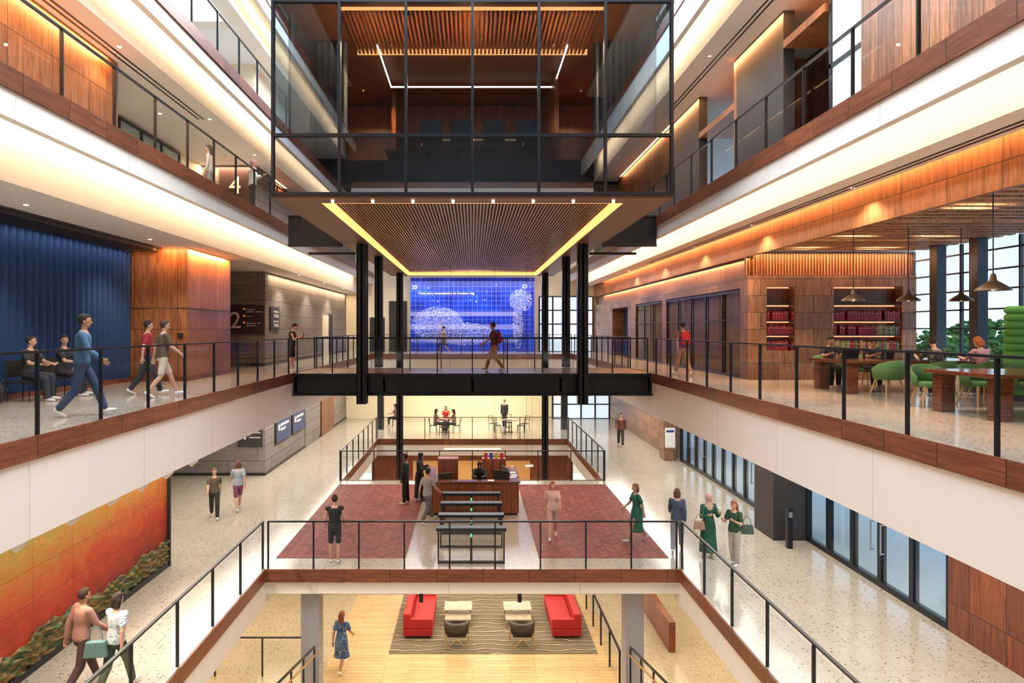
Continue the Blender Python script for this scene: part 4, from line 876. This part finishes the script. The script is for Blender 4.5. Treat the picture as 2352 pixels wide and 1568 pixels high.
def armchair(x):
    t=thing('armchair',(x,20.95,L0+.015),0,label='black leather armchair with brass frame on the rug',cat='chair',group='leather armchairs')
    obj('seat',MB().box(-.3,.3,-.25,.35,.32,.46),LEATH,parent=t,bevel=.05)
    b=MB(); R=[]
    for i in range(15):
        a=math.radians(180+12*i+6); c,s=math.cos(a),math.sin(a); R.append([(c*.32,s*.3,.42),(c*.38,s*.36,.42),(c*.4,s*.38,.76),(c*.33,s*.31,.78)])
    obj('backrest',b.rings(R),LEATH,parent=t,smooth=True)
    for s in(-1,1):
        b=MB(); pts=[(s*.36,.3,.0),(s*.36,.32,.55),(s*.38,-.2,.6),(s*.3,-.34,0)]
        for p,q in zip(pts,pts[1:]): b.cap(p,q,.014,n=8)
        b.cap((s*.3,-.34,.02),(0,-.34,.35),.012,n=8); obj('frame_leg',b,BRASS,parent=t,smooth=True)
armchair(-.48); armchair(1.52)
for x in(-.47,1.5):
    t=thing('coffee_table',(x,22.6,L0+.015),0,label='two-tier marble coffee table with slim brass legs',cat='table',group='coffee tables')
    obj('table_top',MB().box(-.46,.46,-.1,.6,.42,.45),MARB,parent=t,bevel=.006); obj('lower_shelf',MB().box(-.42,.42,-.5,.0,.26,.29),MARB,parent=t)
    for a in(-.4,.4):
        for c in(-.46,.56): obj('leg',MB().box(a-.015,a+.015,c-.015,c+.015,0,.28 if c<0 else .42),BRASS,parent=t)
railing((-7.2,19.1),(-4.55,19.1),L0,2,GL+'lower level edge',h=1.1); railing((3.95,18.3),(3.95,25),L0,5,GL+'lower level lounge',h=1.1)
for s in(-1,1):
    t=thing('handrail',(s*3.98,17.2,-8.0),0,label='sloping black stair handrail with brass grip',cat='handrail')
    obj('rail',MB().cap((0,0,0),(0,-3.4,.8),.03,n=8),BLACK,parent=t,smooth=True); obj('grip',MB().cap((-s*.1,0,-.12),(-s*.1,-3.4,.68),.022,n=8),BRASS,parent=t,smooth=True)
    for i in range(4): obj('post',MB().box(-.02,.02,-i*1.1-.02,-i*1.1+.02,-1.7,i*.26),BLACK,parent=t)
    obj('glass_panel',MB().rings([[(-.006,0,-1.4),(.006,0,-1.4),(.006,0,-.05),(-.006,0,-.05)],[(-.006,-3.4,-.9),(.006,-3.4,-.9),(.006,-3.4,.75),(-.006,-3.4,.75)]]),GLASS,parent=t)
t=thing('window_9',(-9.86,19.0,L3),0,kind='structure'); b=MB()
for y in(0,1.3,2.6,3.9): b.box(0,.06,y-.04,y+.04,0,2.15)
for z in(0,2.1): b.box(0,.06,0,3.9,z,z+.07)
obj('frame',b,BLACK,parent=t); obj('pane',MB().box(.02,.03,0,3.9,.05,2.1),WGLASS,parent=t)
t=thing('window_8',(8.3,14.4,L3),0,kind='structure'); b=MB().box(0,.1,0,.1,0,4.6).box(0,.1,1.4,1.5,0,4.6).box(0,.1,0,1.5,2.3,2.4); obj('frame',b,BLACK,parent=t); obj('pane',MB().box(.04,.05,.1,1.4,0,4.6),emis('daylight_pane',(.6,.75,.8),.85),parent=t)
# ================================================================ LIGHTING
def spot(x,y,z,W,parent=None,ang=120,c=(1,.84,.68),r=.03,name='downlight_or_fill',rot=(0,0,0)):
    l=bpy.data.lights.new(name,'SPOT'); l.energy=W; l.spot_size=R_(ang); l.spot_blend=.6; l.shadow_soft_size=r; l.color=c
    o=link(bpy.data.objects.new(name,l)); o.location=(x,y,z); o.rotation_euler=rot
    if parent:o.parent=parent
    return o
dm=MB().cyl((0,0,-.01),(0,0,0),.045,n=16).mesh('downlight',[E_WHITE])
def dl(x,y,z,W=60,c=(1,.84,.68)):
    o=link(bpy.data.objects.new('downlight',dm)); o.location=(x,y,z); tag(o,label='small round recessed downlight glowing warm',cat='light',group='recessed downlights'); spot(0,0,-.03,W,o,c=c)
for y in range(8,27,5): dl(-8.5,y,2.37,250)
for y in range(8,34,5): dl(7.8,y+1,2.9,200)
for y in(9,14,19,23): dl(-7.5,y+.5,6.0,120)
for y in(17,21): dl(-8.7,y+2,6.0,120)
for y in(11,16,21): dl(7.3,y,8.4,220)
for y in(30,35,40): dl(-7.6,y,2.37,220)
for x in(9.5,11.5):
    for y in(12.5,16.5,19): dl(x,y+.1,2.84,280)
def area(x,y,z,sx,sy,W,c,rot,name='fill_panel'):
    l=bpy.data.lights.new(name,'AREA'); l.shape='RECTANGLE'; l.size=sx; l.size_y=sy; l.energy=W; l.color=c
    o=link(bpy.data.objects.new(name,l)); o.location=(x,y,z); o.rotation_euler=rot; return o
WM=(1,.7,.43); AM=(1,.46,.17)
Yl=50; Ym=17.5
area(-6.9,Ym,3.3,.12,Yl,520,WM,(0,R_(90),0),'cove_strip'); area(6.4,Ym,3.3,.12,Yl,520,WM,(0,R_(-90),0),'cove_strip')
area(-6.8,Ym,6.75,.12,Yl,400,WM,(0,R_(90),0),'cove_strip'); area(6.4,Ym,9.2,.2,Yl,420,WM,(0,R_(-90),0),'cove_strip'); area(-6.8,Ym,10.4,.12,Yl,280,WM,(0,R_(90),0),'cove_strip')
area(8.09,Ym,3.3,.08,Yl,1400,AM,(0,R_(-14),0),'cove_strip')
area(8.26,Ym+14,2.12,.05,24,300,AM,(0,0,0),'cove_strip')
area(8.1,Ym,8.35,.08,Yl,1000,AM,(0,R_(-12),0),'cove_strip')
area(-8.35,37,2.3,.08,17,260,WM,(0,0,0),'cove_strip'); area(-8.1,21.5,2.33,.08,3.4,150,AM,(0,R_(10),0),'cove_strip'); area(10.7,20.2,2.28,5,.06,150,AM,(0,0,0),'cove_strip'); area(-9.1,19.5,2.33,1.6,.08,40,AM,(R_(20),0,0),'cove_strip')
area(-7.88,8,5.95,.08,14,480,AM,(0,R_(8),0),'cove_strip'); area(-9,24.8,5.95,2,.06,60,WM,(0,0,0),'cove_strip')
area(-9.7,12,2.2,.08,15,40,(.9,.93,1),(0,R_(6),0),'cove_strip')
# unseen fill lamps added under slabs to brighten the floors and far wall
FILL_TONE=(1,.92,.82)
area(-8,16,-2.95,2,30,850,FILL_TONE,(0,0,0)); area(-7,36,-2.95,1.6,16,460,FILL_TONE,(0,0,0)); area(8,20,-2.95,1.6,40,950,FILL_TONE,(0,0,0)); area(0,42,-2.95,8,5,680,(1,.86,.65),(0,0,0)); area(0,22,-6.7,8,8,600,(1,.8,.53),(0,0,0))
area(-6.6,15,-6.95,2,20,330,(1,.8,.53),(0,0,0)); area(6.6,15,-6.95,2,20,330,(1,.8,.53),(0,0,0)); area(0,36,-6.95,8,2,170,(1,.66,.32),(0,0,0))
area(0,43.5,3.2,9,2,500,FILL_TONE,(0,0,0)); area(0,24.8,-2.3,7,2.6,330,FILL_TONE,(0,0,0))
area(0,17,13.3,11,25,8500,(.93,.96,1),(0,0,0),'skylight_fill')  # unseen area lamp added overhead to fill the atrium
for x,y in((-2,16.8),(2,16.8),(0,19.5),(-3.2,20),(3.2,20)): spot(x,y,7.0,620,c=(1,.6,.3),ang=150)  # unseen spots added to brighten the glass room
for x in(-2,0,2): spot(x,15.8,6.0,170,c=(1,.55,.24),ang=160,rot=(math.pi,0,0))  # added fill spots without fixtures, aimed up inside the glass room
for y in(9.6,10.9,12.1,13.2,14.3,15.6): spot(-6.45,y,-3.12,210,c=(1,.85,.65),ang=110,rot=(0,R_(-38),0),name='track_lamp')
w=bpy.data.worlds.new('World'); S.world=w; w.use_nodes=True; nt=w.node_tree; bg=nt.nodes['Background']
tc=nt.nodes.new('ShaderNodeTexCoord'); sp=nt.nodes.new('ShaderNodeSeparateXYZ'); nt.links.new(tc.outputs['Generated'],sp.inputs[0])
c=RAMP(nt,sp.outputs[2],[(0,(.8,.88,.95)),(.15,(.6,.78,.97)),(1,(.3,.5,.9))]); nt.links.new(c,bg.inputs[0]); bg.inputs[1].default_value=1.7
cam=bpy.data.cameras.new('Camera'); cam.lens=24; cam.sensor_width=36; cam.shift_x=91/2352; cam.shift_y=-28/2352; cam.clip_end=300; cam.clip_start=.05
co=link(bpy.data.objects.new('Camera',cam)); co.rotation_euler=(math.pi/2,0,0); S.camera=co
for o in list(S.objects):
    if o.parent is None: o.location.z+=ZC
try:
    S.view_settings.view_transform='Standard'; S.view_settings.look='None'; S.view_settings.exposure=0.08
except Exception as e: print(e)
